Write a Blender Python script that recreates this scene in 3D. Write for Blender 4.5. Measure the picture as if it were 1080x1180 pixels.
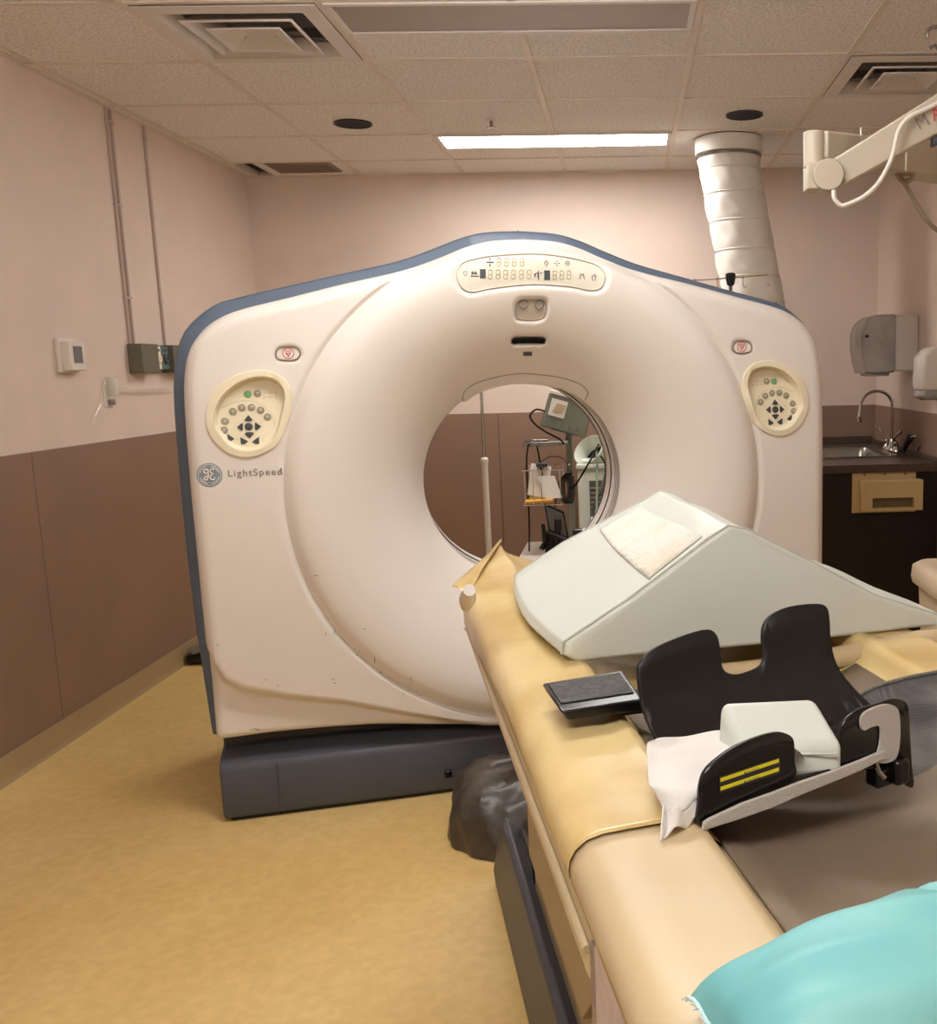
import bpy, bmesh, math, random
import numpy as np
from mathutils import Vector, Matrix

for o in list(bpy.data.objects): bpy.data.objects.remove(o)
SC = bpy.context.scene
COL = SC.collection
random.seed(7)

# ------------------------------------------------------------------ camera
F, CX, CY, PITCH, ROLL, YAW, HC = 1144.14, 761.03, 604.97, .1589, -.0212, .0297, 1.4026
_cp, _sp, _cr, _sr, _cy, _sy = math.cos(PITCH), math.sin(PITCH), math.cos(ROLL), math.sin(ROLL), math.cos(YAW), math.sin(YAW)
FW = Vector((_sy*_cp, _cy*_cp, -_sp)); R0 = Vector((_cy, -_sy, 0)); U0 = R0.cross(FW)
RT = R0*_cr + U0*_sr; UP = -R0*_sr + U0*_cr
CAMP = Vector((0, 0, HC))
cam = bpy.data.cameras.new('camera'); co = bpy.data.objects.new('camera', cam); COL.objects.link(co)
m = Matrix((RT, UP, -FW)).transposed().to_4x4(); m.translation = CAMP; co.matrix_world = m
cam.sensor_fit = 'HORIZONTAL'; cam.sensor_width = 36; cam.lens = F/1080*36
cam.shift_x = (540-CX)/1080; cam.shift_y = (CY-590)/1080; cam.clip_start = .02; cam.clip_end = 60
SC.camera = co

# ------------------------------------------------------------------ world, exposure
wd = bpy.data.worlds.new('world'); SC.world = wd; wd.use_nodes = True
wd.node_tree.nodes['Background'].inputs[0].default_value = (.5, .45, .4, 1)
wd.node_tree.nodes['Background'].inputs[1].default_value = .05
SC.view_settings.view_transform = 'Standard'; SC.view_settings.look = 'None'
SC.view_settings.gamma = 1; SC.view_settings.use_curve_mapping = False
SC.view_settings.exposure = 0.07
LAMP_COL = (1.0, .985, .965)
LAMP_BACK, LAMP_LEFT, LAMP_REAR = 34.0, 21.5, 27.0     # emission of the lit ceiling fixtures (back one in view, two out of view)

# ------------------------------------------------------------------ frames of reference
XL, XR, YB, YF, ZC, WZ = -2.236, 1.560, 6.239, -1.9, 2.5617, 1.134
TL = .6096; GX, GY = -2.1686, 4.0044            # ceiling grid
A14 = math.radians(14)
UU = Vector((math.cos(A14), math.sin(A14), 0)); NN = Vector((-math.sin(A14), math.cos(A14), 0))
G0 = Vector((-.2988, 3.2111, 0))                 # middle of the gantry face, on the floor
def ray(x, y): return (RT*((x-CX)/F) - UP*((y-CY)/F) + FW)
def on_plane(x, y, p, n):
    d = ray(x, y); return CAMP + d*(((p-CAMP).dot(n))/d.dot(n))
def on_z(x, y, z): return on_plane(x, y, Vector((0, 0, z)), Vector((0, 0, 1)))
def on_y(x, y, Y): return on_plane(x, y, Vector((0, Y, 0)), Vector((0, 1, 0)))
def on_x(x, y, X): return on_plane(x, y, Vector((X, 0, 0)), Vector((1, 0, 0)))
def on_f(x, y, f=0):                             # (u,z) on the plane f in front of the gantry face
    d = on_plane(x, y, G0-NN*f, NN)-G0; return d.dot(UU), d.z
def TW(s, t, z): return G0+UU*s-NN*t+Vector((0, 0, z))
def at_t(x, y, t): return on_plane(x, y, G0-NN*t, NN)

# ------------------------------------------------------------------ materials
def lin(c): return tuple((v/255/12.92 if v/255 <= .04045 else ((v/255+.055)/1.055)**2.4) for v in c)
def mat(name, rgb, rough=.5, metal=0, var=.06, vscale=4, bump=0, bscale=60, emit=0, alpha=1, trans=0, spec=.5, coat=0, srgb=True, kind='noise', rgb2=None, mixlo=.4, mixhi=.6):
    m = bpy.data.materials.new(name); m.use_nodes = True; nt = m.node_tree; N = nt.nodes; L = nt.links
    b = N['Principled BSDF']; c = lin(rgb) if srgb else rgb
    tc = N.new('ShaderNodeTexCoord')
    nz = N.new('ShaderNodeTexNoise'); nz.inputs['Scale'].default_value = vscale; nz.inputs['Detail'].default_value = 5
    L.new(tc.outputs['Object'], nz.inputs['Vector'])
    cr = N.new('ShaderNodeValToRGB'); e = cr.color_ramp.elements
    e[0].position = .3 if rgb2 is None else mixlo; e[1].position = .7 if rgb2 is None else mixhi
    c2 = lin(rgb2) if rgb2 is not None else None
    if c2 is None:
        e[0].color = tuple(v*(1-var) for v in c)+(1,); e[1].color = tuple(min(1, v*(1+var)) for v in c)+(1,)
    else:
        e[0].color = c+(1,); e[1].color = c2+(1,)
    L.new(nz.outputs['Fac'], cr.inputs['Fac']); L.new(cr.outputs['Color'], b.inputs['Base Color'])
    b.inputs['Roughness'].default_value = rough; b.inputs['Metallic'].default_value = metal
    b.inputs['Specular IOR Level'].default_value = spec; b.inputs['Coat Weight'].default_value = coat
    b.inputs['Transmission Weight'].default_value = trans; b.inputs['Alpha'].default_value = alpha
    if emit: b.inputs['Emission Color'].default_value = LAMP_COL+(1,); b.inputs['Emission Strength'].default_value = emit
    if bump:
        n2 = N.new('ShaderNodeTexNoise'); n2.inputs['Scale'].default_value = bscale; n2.inputs['Detail'].default_value = 6
        L.new(tc.outputs['Object'], n2.inputs['Vector'])
        bp = N.new('ShaderNodeBump'); bp.inputs['Strength'].default_value = bump; bp.inputs['Distance'].default_value = .01
        L.new(n2.outputs['Fac'], bp.inputs['Height']); L.new(bp.outputs['Normal'], b.inputs['Normal'])
    return m
def rib(m, scale, dist, direction='X', strength=.4):
    nt = m.node_tree; N = nt.nodes; L = nt.links
    tc = N.new('ShaderNodeTexCoord'); w = N.new('ShaderNodeTexWave'); w.bands_direction = direction
    w.inputs['Scale'].default_value = scale; L.new(tc.outputs['Object'], w.inputs['Vector'])
    w.inputs['Distortion'].default_value = 0
    bp = N.new('ShaderNodeBump'); bp.inputs['Strength'].default_value = strength; bp.inputs['Distance'].default_value = dist
    L.new(w.outputs['Fac'], bp.inputs['Height']); L.new(bp.outputs['Normal'], N['Principled BSDF'].inputs['Normal'])
    return m
M = dict(
 wall=mat('pink_paint', (218, 198, 184), .6, bump=.05, bscale=90, var=.03),
 wains=mat('brown_panel', (138, 110, 92), .5, var=.05, bump=.04, bscale=50),
 wains_edge=mat('brown_edge', (92, 66, 54), .5),
 base=mat('tan_baseboard', (166, 142, 104), .5, var=.05),
 tile=mat('ceiling_tile', (238, 232, 228), .9, var=.09, vscale=70, bump=.55, bscale=130),
 tbar=mat('grid_paint', (222, 208, 196), .5),
 ceil=mat('plenum', (90, 80, 74), .9),
 gwhite=mat('gantry_white', (230, 222, 214), .38, var=.025, vscale=2.5),
 gblue=mat('gantry_trim_blue', (92, 106, 124), .42),
 gdark=mat('gantry_base_grey', (78, 80, 89), .45, var=.05),
 cream=mat('cream_plastic', (236, 225, 196), .4),
 cream2=mat('keypad_membrane', (238, 228, 200), .5),
 disp=mat('display_window', (228, 222, 206), .3),
 grey=mat('grey_plastic', (150, 145, 138), .5),
 bgrey=mat('button_grey', (158, 150, 130), .5),
 bdark=mat('button_dark', (70, 72, 74), .5),
 bgreen=mat('button_green', (120, 165, 120), .5),
 logo=mat('logo_blue', (136, 148, 158), .45),
 letter=mat('lettering_grey', (138, 128, 124), .5),
 ink=mat('ink_dark', (70, 74, 82), .6),
 amber=mat('digit_amber', (206, 190, 146), .5),
 red=mat('symbol_red', (205, 80, 80), .5),
 black=mat('black_plastic', (12, 12, 13), .22, var=.2),
 blackm=mat('black_matt', (19, 19, 20), .5, var=.15),
 hole=mat('dark_opening', (14, 16, 20), .8),
 scuff=mat('scuff_grey', (120, 104, 92), .7),
 bagp=mat('dark_polythene', (74, 66, 58), .38, var=.3, vscale=14, bump=.3, bscale=22),
 plastic_cover=mat('yellow_plastic_cover', (218, 193, 136), .3, rgb2=(196, 166, 104), vscale=5, bump=.12, bscale=14, coat=.2),
 vinyl=mat('tan_vinyl', (198, 176, 138), .42, var=.05, vscale=5, bump=.05, bscale=30),
 tbody=mat('beige_body', (206, 188, 152), .4),
 tpanel=mat('beige_panel', (172, 156, 128), .5),
 tskirt=mat('mauve_skirt', (150, 134, 122), .55),
 paper=mat('peeling_paper', (205, 188, 178), .8, bump=.4, bscale=30),
 ribcloth=rib(mat('ribbed_brown_mat', (126, 110, 92), .6), 150, .0008, 'X', .5),
 vinylw=mat('pale_vinyl', (212, 217, 208), .36, var=.025, vscale=6, bump=.06, bscale=16),
 piping=mat('piping_seam', (196, 200, 190), .5),
 velcrow=mat('white_velcro', (232, 230, 220), .95, rgb2=(226, 218, 198), vscale=9, bump=.8, bscale=90, mixlo=.5, mixhi=.75),
 velcro=mat('grey_velcro', (196, 190, 180), .95, bump=.5, bscale=600),
 linen=mat('white_fabric', (222, 218, 213), .8, bump=.1, bscale=200),
 caution=mat('caution_yellow', (226, 214, 40), .5),
 carbon=rib(mat('carbon_weave', (128, 127, 126), .35, rgb2=(70, 70, 72), vscale=8), 170, .001, 'Z', .5),
 teal=mat('teal_vinyl', (112, 180, 184), .5, rgb2=(140, 200, 192), vscale=3.2, bump=.05, bscale=12),
 teald=mat('teal_frayed_seam', (206, 230, 232), .7),
 steel=mat('brushed_steel', (150, 146, 140), .25, metal=.9),
 chrome=mat('chrome', (205, 200, 195), .12, metal=1),
 counter=mat('speckled_laminate', (86, 70, 60), .35, rgb2=(66, 52, 44), vscale=90),
 cab=mat('dark_cabinet', (26, 10, 8), .45, var=.15),
 glove=mat('tan_box', (206, 178, 128), .5),
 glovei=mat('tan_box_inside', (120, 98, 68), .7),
 smoke=mat('smoked_plastic', (168, 162, 158), .18, rgb2=(138, 134, 132), vscale=5),
 disw=mat('dispenser_white', (205, 196, 186), .4),
 bin=mat('beige_bin', (222, 202, 172), .5),
 thermo=mat('thermostat_white', (222, 212, 200), .45),
 lcd=mat('lcd_grey', (96, 98, 100), .3),
 olive=mat('olive_grey_metal', (98, 94, 80), .5),
 conduit=mat('conduit_mauve', (186, 166, 154), .5),
 boom=mat('boom_beige', (194, 183, 164), .4),
 fabric=mat('quilted_white_wrap', (230, 224, 214), .6, bump=.1, bscale=14),
 lens_off=mat('unlit_lens', (152, 140, 132), .35, var=.06, vscale=9),
 lamp_back=mat('lit_lens', (255, 250, 240), .5, emit=LAMP_BACK),
 lamp_left=mat('lit_lens_left', (255, 250, 240), .5, emit=LAMP_LEFT),
 lamp_rear=mat('lit_lens_rear', (255, 250, 240), .5, emit=LAMP_REAR),
 diff=mat('diffuser_metal', (214, 206, 200), .35),
 diffd=mat('diffuser_throat', (140, 136, 138), .5),
 grille=mat('grille_brown', (140, 120, 104), .5),
 clear=mat('clear_plastic', (232, 226, 214), .15, alpha=.45),
 sheets=mat('paper_sheets', (240, 236, 228), .8),
 orange=mat('orange_folder', (226, 168, 60), .6),
 greeny=mat('greenish_grey_metal', (130, 134, 120), .45),
 acw=mat('unit_white', (222, 226, 212), .4),
 louver=mat('louver_grey', (104, 98, 90), .6),
 screen=mat('dim_screen', (110, 108, 104), .25),
)
def floor_mat():
    m = mat('yellow_vinyl_floor', (228, 198, 136), .5, rgb2=(216, 182, 114), vscale=1.6, mixlo=.3, mixhi=.75, spec=.35)
    nt = m.node_tree; N = nt.nodes; L = nt.links
    cr = next(n for n in N if n.type == 'VALTORGB')
    n2 = N.new('ShaderNodeTexNoise'); n2.inputs['Scale'].default_value = 34; n2.inputs['Detail'].default_value = 8
    tc = next(n for n in N if n.type == 'TEX_COORD'); L.new(tc.outputs['Object'], n2.inputs['Vector'])
    mx = N.new('ShaderNodeMix'); mx.data_type = 'RGBA'; mx.blend_type = 'MULTIPLY'; mx.inputs[0].default_value = .32
    c2 = N.new('ShaderNodeValToRGB'); c2.color_ramp.elements[0].position = .35; c2.color_ramp.elements[0].color = (.72, .66, .55, 1)
    c2.color_ramp.elements[1].position = .65; c2.color_ramp.elements[1].color = (1, 1, 1, 1)
    L.new(n2.outputs['Fac'], c2.inputs['Fac']); L.new(cr.outputs['Color'], mx.inputs[6]); L.new(c2.outputs['Color'], mx.inputs[7])
    L.new(mx.outputs[2], N['Principled BSDF'].inputs['Base Color'])
    return m
M['floor'] = floor_mat()
def fissure(m):
    nt = m.node_tree; N = nt.nodes; L = nt.links; tc = next(n for n in N if n.type == 'TEX_COORD')
    b = N['Principled BSDF']; cr0 = next(n for n in N if n.type == 'VALTORGB')
    v = N.new('ShaderNodeTexNoise'); v.inputs['Scale'].default_value = 95; v.inputs['Detail'].default_value = 3; v.inputs['Roughness'].default_value = .7
    c = N.new('ShaderNodeValToRGB'); c.color_ramp.elements[0].position = .36; c.color_ramp.elements[0].color = (.62, .60, .58, 1); c.color_ramp.elements[1].position = .47; c.color_ramp.elements[1].color = (1, 1, 1, 1)
    mx = N.new('ShaderNodeMix'); mx.data_type = 'RGBA'; mx.blend_type = 'MULTIPLY'; mx.inputs[0].default_value = 1
    L.new(tc.outputs['Object'], v.inputs['Vector']); L.new(v.outputs['Fac'], c.inputs['Fac'])
    L.new(cr0.outputs['Color'], mx.inputs[6]); L.new(c.outputs['Color'], mx.inputs[7]); L.new(mx.outputs[2], b.inputs['Base Color'])
fissure(M['tile'])

# ------------------------------------------------------------------ builders
class MB:
    def __init__(s): s.v = []; s.f = []
    def add(s, vs, fs):
        o = len(s.v); s.v += [Vector(v) for v in vs]; s.f += [tuple(i+o for i in f) for f in fs]; return s
    def box(s, a, b):                       # axis-aligned, two corners
        x0, y0, z0 = a; x1, y1, z1 = b
        return s.add([(x0,y0,z0),(x1,y0,z0),(x1,y1,z0),(x0,y1,z0),(x0,y0,z1),(x1,y0,z1),(x1,y1,z1),(x0,y1,z1)],
                     [(0,3,2,1),(4,5,6,7),(0,1,5,4),(1,2,6,5),(2,3,7,6),(3,0,4,7)])
    def tbox(s, s0, s1, t0, t1, z0, z1):    # box in the table/gantry frame
        c = [TW(a, b, z) for z in (z0, z1) for a, b in ((s0,t1),(s1,t1),(s1,t0),(s0,t0))]
        return s.add(c, [(0,3,2,1),(4,5,6,7),(0,1,5,4),(1,2,6,5),(2,3,7,6),(3,0,4,7)])
    def obox(s, c, ax, ay, az):             # oriented box: centre and half vectors
        c = Vector(c); ax, ay, az = Vector(ax), Vector(ay), Vector(az)
        vs = [c+i*ax+j*ay+k*az for k in (-1,1) for i, j in ((-1,-1),(1,-1),(1,1),(-1,1))]
        return s.add(vs, [(0,3,2,1),(4,5,6,7),(0,1,5,4),(1,2,6,5),(2,3,7,6),(3,0,4,7)])
    def tube(s, pts, r, n=8, closed=False, caps=True):
        pts = [Vector(p) for p in pts]; k = len(pts); o = len(s.v)
        rs = r if isinstance(r, (list, tuple)) else [r]*k
        prev = None
        for i, p in enumerate(pts):
            a = pts[(i-1) % k] if (closed or i > 0) else p; b = pts[(i+1) % k] if (closed or i < k-1) else p
            d = (b-a).normalized()
            if prev is None:
                e = Vector((0,0,1)) if abs(d.z) < .9 else Vector((1,0,0)); prev = d.cross(e).normalized()
            prev = (prev - d*prev.dot(d)).normalized(); q = d.cross(prev)
            for j in range(n):
                a_ = 2*math.pi*j/n; s.v.append(p+(prev*math.cos(a_)+q*math.sin(a_))*rs[i])
        for i in range(k if closed else k-1):
            for j in range(n):
                s.f.append((o+i*n+j, o+i*n+(j+1)%n, o+((i+1)%k)*n+(j+1)%n, o+((i+1)%k)*n+j))
        if caps and not closed:
            s.f.append(tuple(o+j for j in reversed(range(n)))); s.f.append(tuple(o+(k-1)*n+j for j in range(n)))
        return s
    def lathe(s, prof, c, axis=(0,0,1), n=24, cap=True):   # prof: (radius, height along axis)
        c = Vector(c); ax = Vector(axis).normalized(); e = Vector((0,0,1)) if abs(ax.z) < .9 else Vector((1,0,0))
        p = ax.cross(e).normalized(); q = ax.cross(p); o = len(s.v)
        for r, h in prof:
            for j in range(n):
                a = 2*math.pi*j/n; s.v.append(c+ax*h+(p*math.cos(a)+q*math.sin(a))*r)
        for i in range(len(prof)-1):
            for j in range(n): s.f.append((o+i*n+j, o+i*n+(j+1)%n, o+(i+1)*n+(j+1)%n, o+(i+1)*n+j))
        if cap:
            s.f.append(tuple(o+j for j in reversed(range(n)))); s.f.append(tuple(o+(len(prof)-1)*n+j for j in range(n)))
        return s
    def prism(s, pts, off):                 # planar outline extruded by off
        k = len(pts); off = Vector(off); pts = [Vector(p) for p in pts]
        return s.add(pts+[p+off for p in pts], [tuple(reversed(range(k))), tuple(range(k, 2*k))]+[(i,(i+1)%k,(i+1)%k+k,i+k) for i in range(k)])
    def grid(s, fn, nu, nv, closeu=False):
        o = len(s.v)
        for i in range(nu+1 if not closeu else nu):
            for j in range(nv+1): s.v.append(Vector(fn(i/nu, j/nv)))
        w = nv+1
        for i in range(nu):
            for j in range(nv):
                i2 = (i+1) % nu if closeu else i+1
                s.f.append((o+i*w+j, o+i2*w+j, o+i2*w+j+1, o+i*w+j+1))
        return s
    def loft(s, loops, cap0=True, cap1=True):
        o = len(s.v); n = len(loops[0])
        for l in loops: s.v += [Vector(p) for p in l]
        for i in range(len(loops)-1):
            for j in range(n): s.f.append((o+i*n+j, o+i*n+(j+1)%n, o+(i+1)*n+(j+1)%n, o+(i+1)*n+j))
        if cap0: s.f.append(tuple(o+j for j in reversed(range(n))))
        if cap1: s.f.append(tuple(o+(len(loops)-1)*n+j for j in range(n)))
        return s

def build(mb, name, material, parent=None, bevel=0, solid=0, sub=0, smooth=True, label=None, cat=None, group=None, kind=None, origin=None, segs=2, sharp=35, sol_off=-1):
    vs = mb.v
    if parent is not None: inv = parent.matrix_world.inverted(); vs = [inv@v for v in vs]; loc = None
    else:
        if origin is None:
            xs = [v.x for v in vs]; ys = [v.y for v in vs]; zs = [v.z for v in vs]
            origin = Vector(((min(xs)+max(xs))/2, (min(ys)+max(ys))/2, min(zs)))
        loc = Vector(origin); vs = [v-loc for v in vs]
    me = bpy.data.meshes.new(name); me.from_pydata([tuple(v) for v in vs], [], mb.f); me.update()
    bm = bmesh.new(); bm.from_mesh(me); bmesh.ops.recalc_face_normals(bm, faces=bm.faces); bm.to_mesh(me); bm.free()
    if smooth:
        for p in me.polygons: p.use_smooth = True
        me.set_sharp_from_angle(angle=math.radians(sharp))
    me.materials.append(M[material] if isinstance(material, str) else material)
    ob = bpy.data.objects.new(name, me); COL.objects.link(ob)
    if parent is not None: ob.parent = parent; ob.matrix_world = parent.matrix_world
    else: ob.location = loc; ob.matrix_world = Matrix.Translation(loc)
    if solid: md = ob.modifiers.new('solid', 'SOLIDIFY'); md.thickness = solid; md.offset = sol_off
    if bevel: md = ob.modifiers.new('bevel', 'BEVEL'); md.width = bevel; md.segments = segs; md.limit_method = 'ANGLE'; md.angle_limit = math.radians(40)
    if sub: md = ob.modifiers.new('sub', 'SUBSURF'); md.levels = sub; md.render_levels = sub
    tag(ob, label, cat, group, kind)
    return ob
def tag(o, label=None, cat=None, group=None, kind=None):
    if label: o['label'] = label
    if cat: o['category'] = cat
    if group: o['group'] = group
    if kind: o['kind'] = kind
    return o
def thing(name, label, cat, loc, rz=0, group=None):
    o = bpy.data.objects.new(name, None); COL.objects.link(o); o.empty_display_size = .1
    o.matrix_world = Matrix.Translation(Vector(loc)) @ Matrix.Rotation(rz, 4, 'Z')
    return tag(o, label, cat, group)
def childify(ob, parent):                    # keeps world placement
    mw = ob.matrix_world.copy(); ob.parent = parent; ob.matrix_parent_inverse = Matrix.Identity(4)
    ob.matrix_basis = parent.matrix_world.inverted() @ mw; return ob
def catmull(pts, n=8, closed=True):
    out = []; k = len(pts); P = [np.array(p, float) for p in pts]
    for i in range(k if closed else k-1):
        p0, p1, p2, p3 = (P[(i-1) % k] if closed or i > 0 else P[0]), P[i], P[(i+1) % k], (P[(i+2) % k] if closed or i < k-2 else P[-1])
        for j in range(n):
            t = j/n; out.append(.5*((2*p1)+(-p0+p2)*t+(2*p0-5*p1+4*p2-p3)*t*t+(-p0+3*p1-3*p2+p3)*t**3))
    if not closed: out.append(P[-1])
    return [tuple(p) for p in out]
def text_mesh(body, size, fn, name, material, parent, depth=.0008, bold=0, spacing=1.0):
    cu = bpy.data.curves.new(name, 'FONT'); cu.body = body; cu.size = size; cu.extrude = 0; cu.offset = bold; cu.space_character = spacing
    to = bpy.data.objects.new(name, cu); COL.objects.link(to)
    dg = bpy.context.evaluated_depsgraph_get(); me = bpy.data.meshes.new_from_object(to.evaluated_get(dg))
    bpy.data.objects.remove(to); mb = MB()
    mb.add([fn(v.co.x, v.co.y) for v in me.vertices], [tuple(p.vertices) for p in me.polygons])
    return build(mb, name, material, parent, smooth=False)

# ================================================================== the room
wt = .12
build(MB().box((XL-wt, YF-wt, -.1), (XR+wt, YB+wt, 0)), 'floor', 'floor', kind='structure', smooth=False)
wall_b = build(MB().box((XL-wt, YB, 0), (XR+wt, YB+wt, 2.75)), 'wall_back', 'wall', kind='structure', smooth=False)
wall_l = build(MB().box((XL-wt, YF-wt, 0), (XL, YB, 2.75)), 'wall_left', 'wall', kind='structure', smooth=False)
wall_r = build(MB().box((XR, YF-wt, 0), (XR+wt, YB, 2.75)), 'wall_right', 'wall', kind='structure', smooth=False)
wall_f = build(MB().box((XL, YF-wt, 0), (XR, YF, 2.75)), 'wall_front', 'wall', kind='structure', smooth=False)
# wainscot panels, each a part of its wall, thin recessed joints between them
def wains(wall, axis, fixed, cuts, sgn):
    for a, b in zip(cuts[:-1], cuts[1:]):
        th = .010; mb = MB(); g = .002
        if axis == 'y': mb.box((min(fixed, fixed+sgn*th), a+g, .0), (max(fixed, fixed+sgn*th), b-g, WZ))
        else: mb.box((a+g, min(fixed, fixed+sgn*th), .0), (b-g, max(fixed, fixed+sgn*th), WZ))
        build(mb, 'wainscot_panel', 'wains', wall, bevel=.0015, smooth=False)
    mb = MB(); th = .006
    if axis == 'y': mb.box((min(fixed, fixed+sgn*th), cuts[0], 0), (max(fixed, fixed+sgn*th), cuts[-1], WZ-.002))
    else: mb.box((cuts[0], min(fixed, fixed+sgn*th), 0), (cuts[-1], max(fixed, fixed+sgn*th), WZ-.002))
    build(mb, 'panel_backing', 'wains_edge', wall, smooth=False)
wains(wall_l, 'y', XL, [YF, -1.10, .11, 1.33, 2.55, 3.769, 4.989, YB-.011], 1)
wains(wall_b, 'x', YB, [XL, -2.03, -.81, .41, XR], -1)
wains(wall_r, 'y', XR, [YF, -.7, .52, 1.74, 2.96, 4.18, 5.40, YB-.011], -1)
wains(wall_f, 'x', YF, [XL+.011, -1.02, .2, XR-.011], 1)
def cove(name, a, b, nrm):                  # coved vinyl baseboard 96 mm high with a toe
    a, b, nrm = Vector(a), Vector(b), Vector(nrm); prof = [(0, 0), (.022, 0), (.016, .010), (.0125, .024), (.0115, .096), (0, .096)]
    l0 = [a+nrm*d+Vector((0, 0, z)) for d, z in prof]; l1 = [b+nrm*d+Vector((0, 0, z)) for d, z in prof]
    return build(MB().loft([l0, l1]), name, 'base', kind='structure', sharp=60)
cove('baseboard_left', (XL+.010, YF, 0), (XL+.010, YB, 0), (1, 0, 0))
cove('baseboard_back', (XL+.03, YB-.010, 0), (.89, YB-.010, 0), (0, -1, 0))
cove('baseboard_right', (XR-.010, YF, 0), (XR-.010, 4.90, 0), (-1, 0, 0))
cove('baseboard_front', (XL+.03, YF+.010, 0), (XR-.03, YF+.010, 0), (0, 1, 0))

# ceiling: plenum slab, T-bars, tiles
ceil = build(MB().box((XL, YF, 2.66), (XR, YB, 2.72)), 'ceiling', 'ceil', kind='structure', smooth=False)
xs = [XL]+[GX+i*TL for i in range(0, 7) if XL+.02 < GX+i*TL < XR-.01]+[XR]
ys = sorted([y for y in [GY+i*TL for i in range(-9, 4)] if YF+.05 < y < YB-.05])
ys = [YF]+ys+[YB]
HALF = {3.395+.305: (-.949, .270), 5.223+.305: (-.949, .270)}
gb = MB()
for x in xs[1:-1]:
    i = round((x-GX)/TL); y0 = YF
    for a, b in sorted({3: [(GY-7*TL, GY-7*TL+.3048), (GY-3*TL, GY-3*TL+.3048), (GY-TL, GY-TL+.3048), (GY+2*TL, GY+2*TL+.3048)]}.get(i, [])):
        gb.box((x-.012, y0, ZC-.001), (x+.012, a, ZC+.03)); y0 = b
    gb.box((x-.012, y0, ZC-.001), (x+.012, YB, ZC+.03))
build(gb, 'main_runner', 'tbar', ceil, bevel=.001, smooth=False)
gb = MB()
for y in ys[1:-1]:
    for a, b in zip(xs[:-1], xs[1:]): gb.box((a+.0121, y-.012, ZC), (b-.0121, y+.012, ZC+.028))
build(gb, 'cross_tee', 'tbar', ceil, bevel=.001, smooth=False)
gb = MB()
gb.box((XL, YF, ZC-.002), (XL+.022, YB, ZC+.02)); gb.box((XR-.022, YF, ZC-.002), (XR, YB, ZC+.02)); gb.box((XL+.0221, YB-.022, ZC-.002), (XR-.0221, YB, ZC+.02))
gb.box((XL+.0221, YF, ZC-.002), (XR-.0221, YF+.022, ZC+.02))
build(gb, 'wall_angle', 'tbar', ceil, smooth=False)
def cell(i, j): return GX+i*TL, GY+j*TL
skip = {('d', 1, -1), ('d', 5, 0)}
LX0, LX1 = GX+2*TL, GX+4*TL
fixt = [(LX0, GY-TL), (LX0, GY+2*TL)]       # off fixture, lit fixture (each 2 tiles wide, half a tile deep)
tile_cache = {}
def add_tile(x0, y0, x1, y1, hole=None):
    w, h = round(x1-x0-.004, 3), round(y1-y0-.004, 3)
    if w < .02 or h < .02: return
    key = (w, h)
    cx_, cy_ = (x0+x1)/2, (y0+y1)/2
    if key in tile_cache:
        ob = bpy.data.objects.new('ceiling_tile', tile_cache[key]); COL.objects.link(ob)
    else:
        mb = MB().box((-w/2, -h/2, 0), (w/2, h/2, .015)); mb2 = MB(); mb2.v = mb.v; mb2.f = mb.f
        ob = build(mb2, 'ceiling_tile', 'tile', bevel=.002, smooth=False, origin=(0, 0, 0)); tile_cache[key] = ob.data
    ob.matrix_world = Matrix.Translation((cx_, cy_, ZC+.004+random.uniform(-.0006, .0012)))
    childify(ob, ceil)
    return ob
for a, b in zip(xs[:-1], xs[1:]):
    for c, d in zip(ys[:-1], ys[1:]):
        i = round((a-GX)/TL) if a > XL+.01 else -1; j = round((c-GY)/TL)
        if (i, j) in ((1, -1), (5, 0)): continue
        lo = d-c
        if i in (2, 3) and j in (-1, 2):
            add_tile(a, c+.3048, b, d); continue
        if i in (2, 3) and j == -3: add_tile(a, c+.3048, b, d); continue
        if i in (2, 3) and j == -7: add_tile(a, c+.3048, b, d); continue
        if i == 0 and j == 3:
            continue
        add_tile(a, c, b, d)
# corner cell with the brown supply grille: cut tile pieces round it
gxa, gya = xs[1], ys[-2]
add_tile(gxa+.17, gya+.012, xs[2], gya+.035); add_tile(gxa+.15, gya+.29, xs[2], YB)
# half-tile tees below the fixtures
for y in (GY-TL+.3048, GY+2*TL+.3048, GY-4*TL+.3048):
    pass
# lay-in light fixtures
def troffer(x0, y0, lensmat, label, w=2*TL, d=.3048, drop=0):
    t = thing('ceiling_light', label, 'light', (x0+w/2, y0+d/2, ZC))
    x1, y1 = x0+w-.012, y0+d+.004; x0 += .012; y0 += .010; fr = .022
    mb = MB()
    mb.box((x0, y0, ZC-.006), (x1, y0+fr, ZC+.004)).box((x0, y1-fr, ZC-.006), (x1, y1, ZC+.004))
    mb.box((x0, y0+fr, ZC-.006), (x0+fr, y1-fr, ZC+.004)).box((x1-fr, y0+fr, ZC-.006), (x1, y1-fr, ZC+.004))
    build(mb, 'frame', 'diff', t, bevel=.0015)
    build(MB().box((x0+.002, y0+.002, ZC+.004), (x1-.002, y1-.002, ZC+.07)), 'housing', 'tbar', t, bevel=.003)
    build(MB().box((x0+fr, y0+fr, ZC-.001-drop), (x1-fr, y1-fr, ZC+.003)), 'lens', lensmat, t, bevel=.01 if drop else 0)
    return t
troffer(LX0, GY-TL, 'lens_off', 'unlit long ceiling light with a dull grey lens, nearest the camera')
troffer(LX0, GY+2*TL, 'lamp_back', 'lit long bright white ceiling light above the scanner')
troffer(GX+2*TL, GY-3*TL, 'lamp_left', 'lit unseen ceiling light above the table, lens lowered to brighten the ceiling', drop=.09)  # out of view; lens dropped so its sides throw light onto the ceiling
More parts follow.
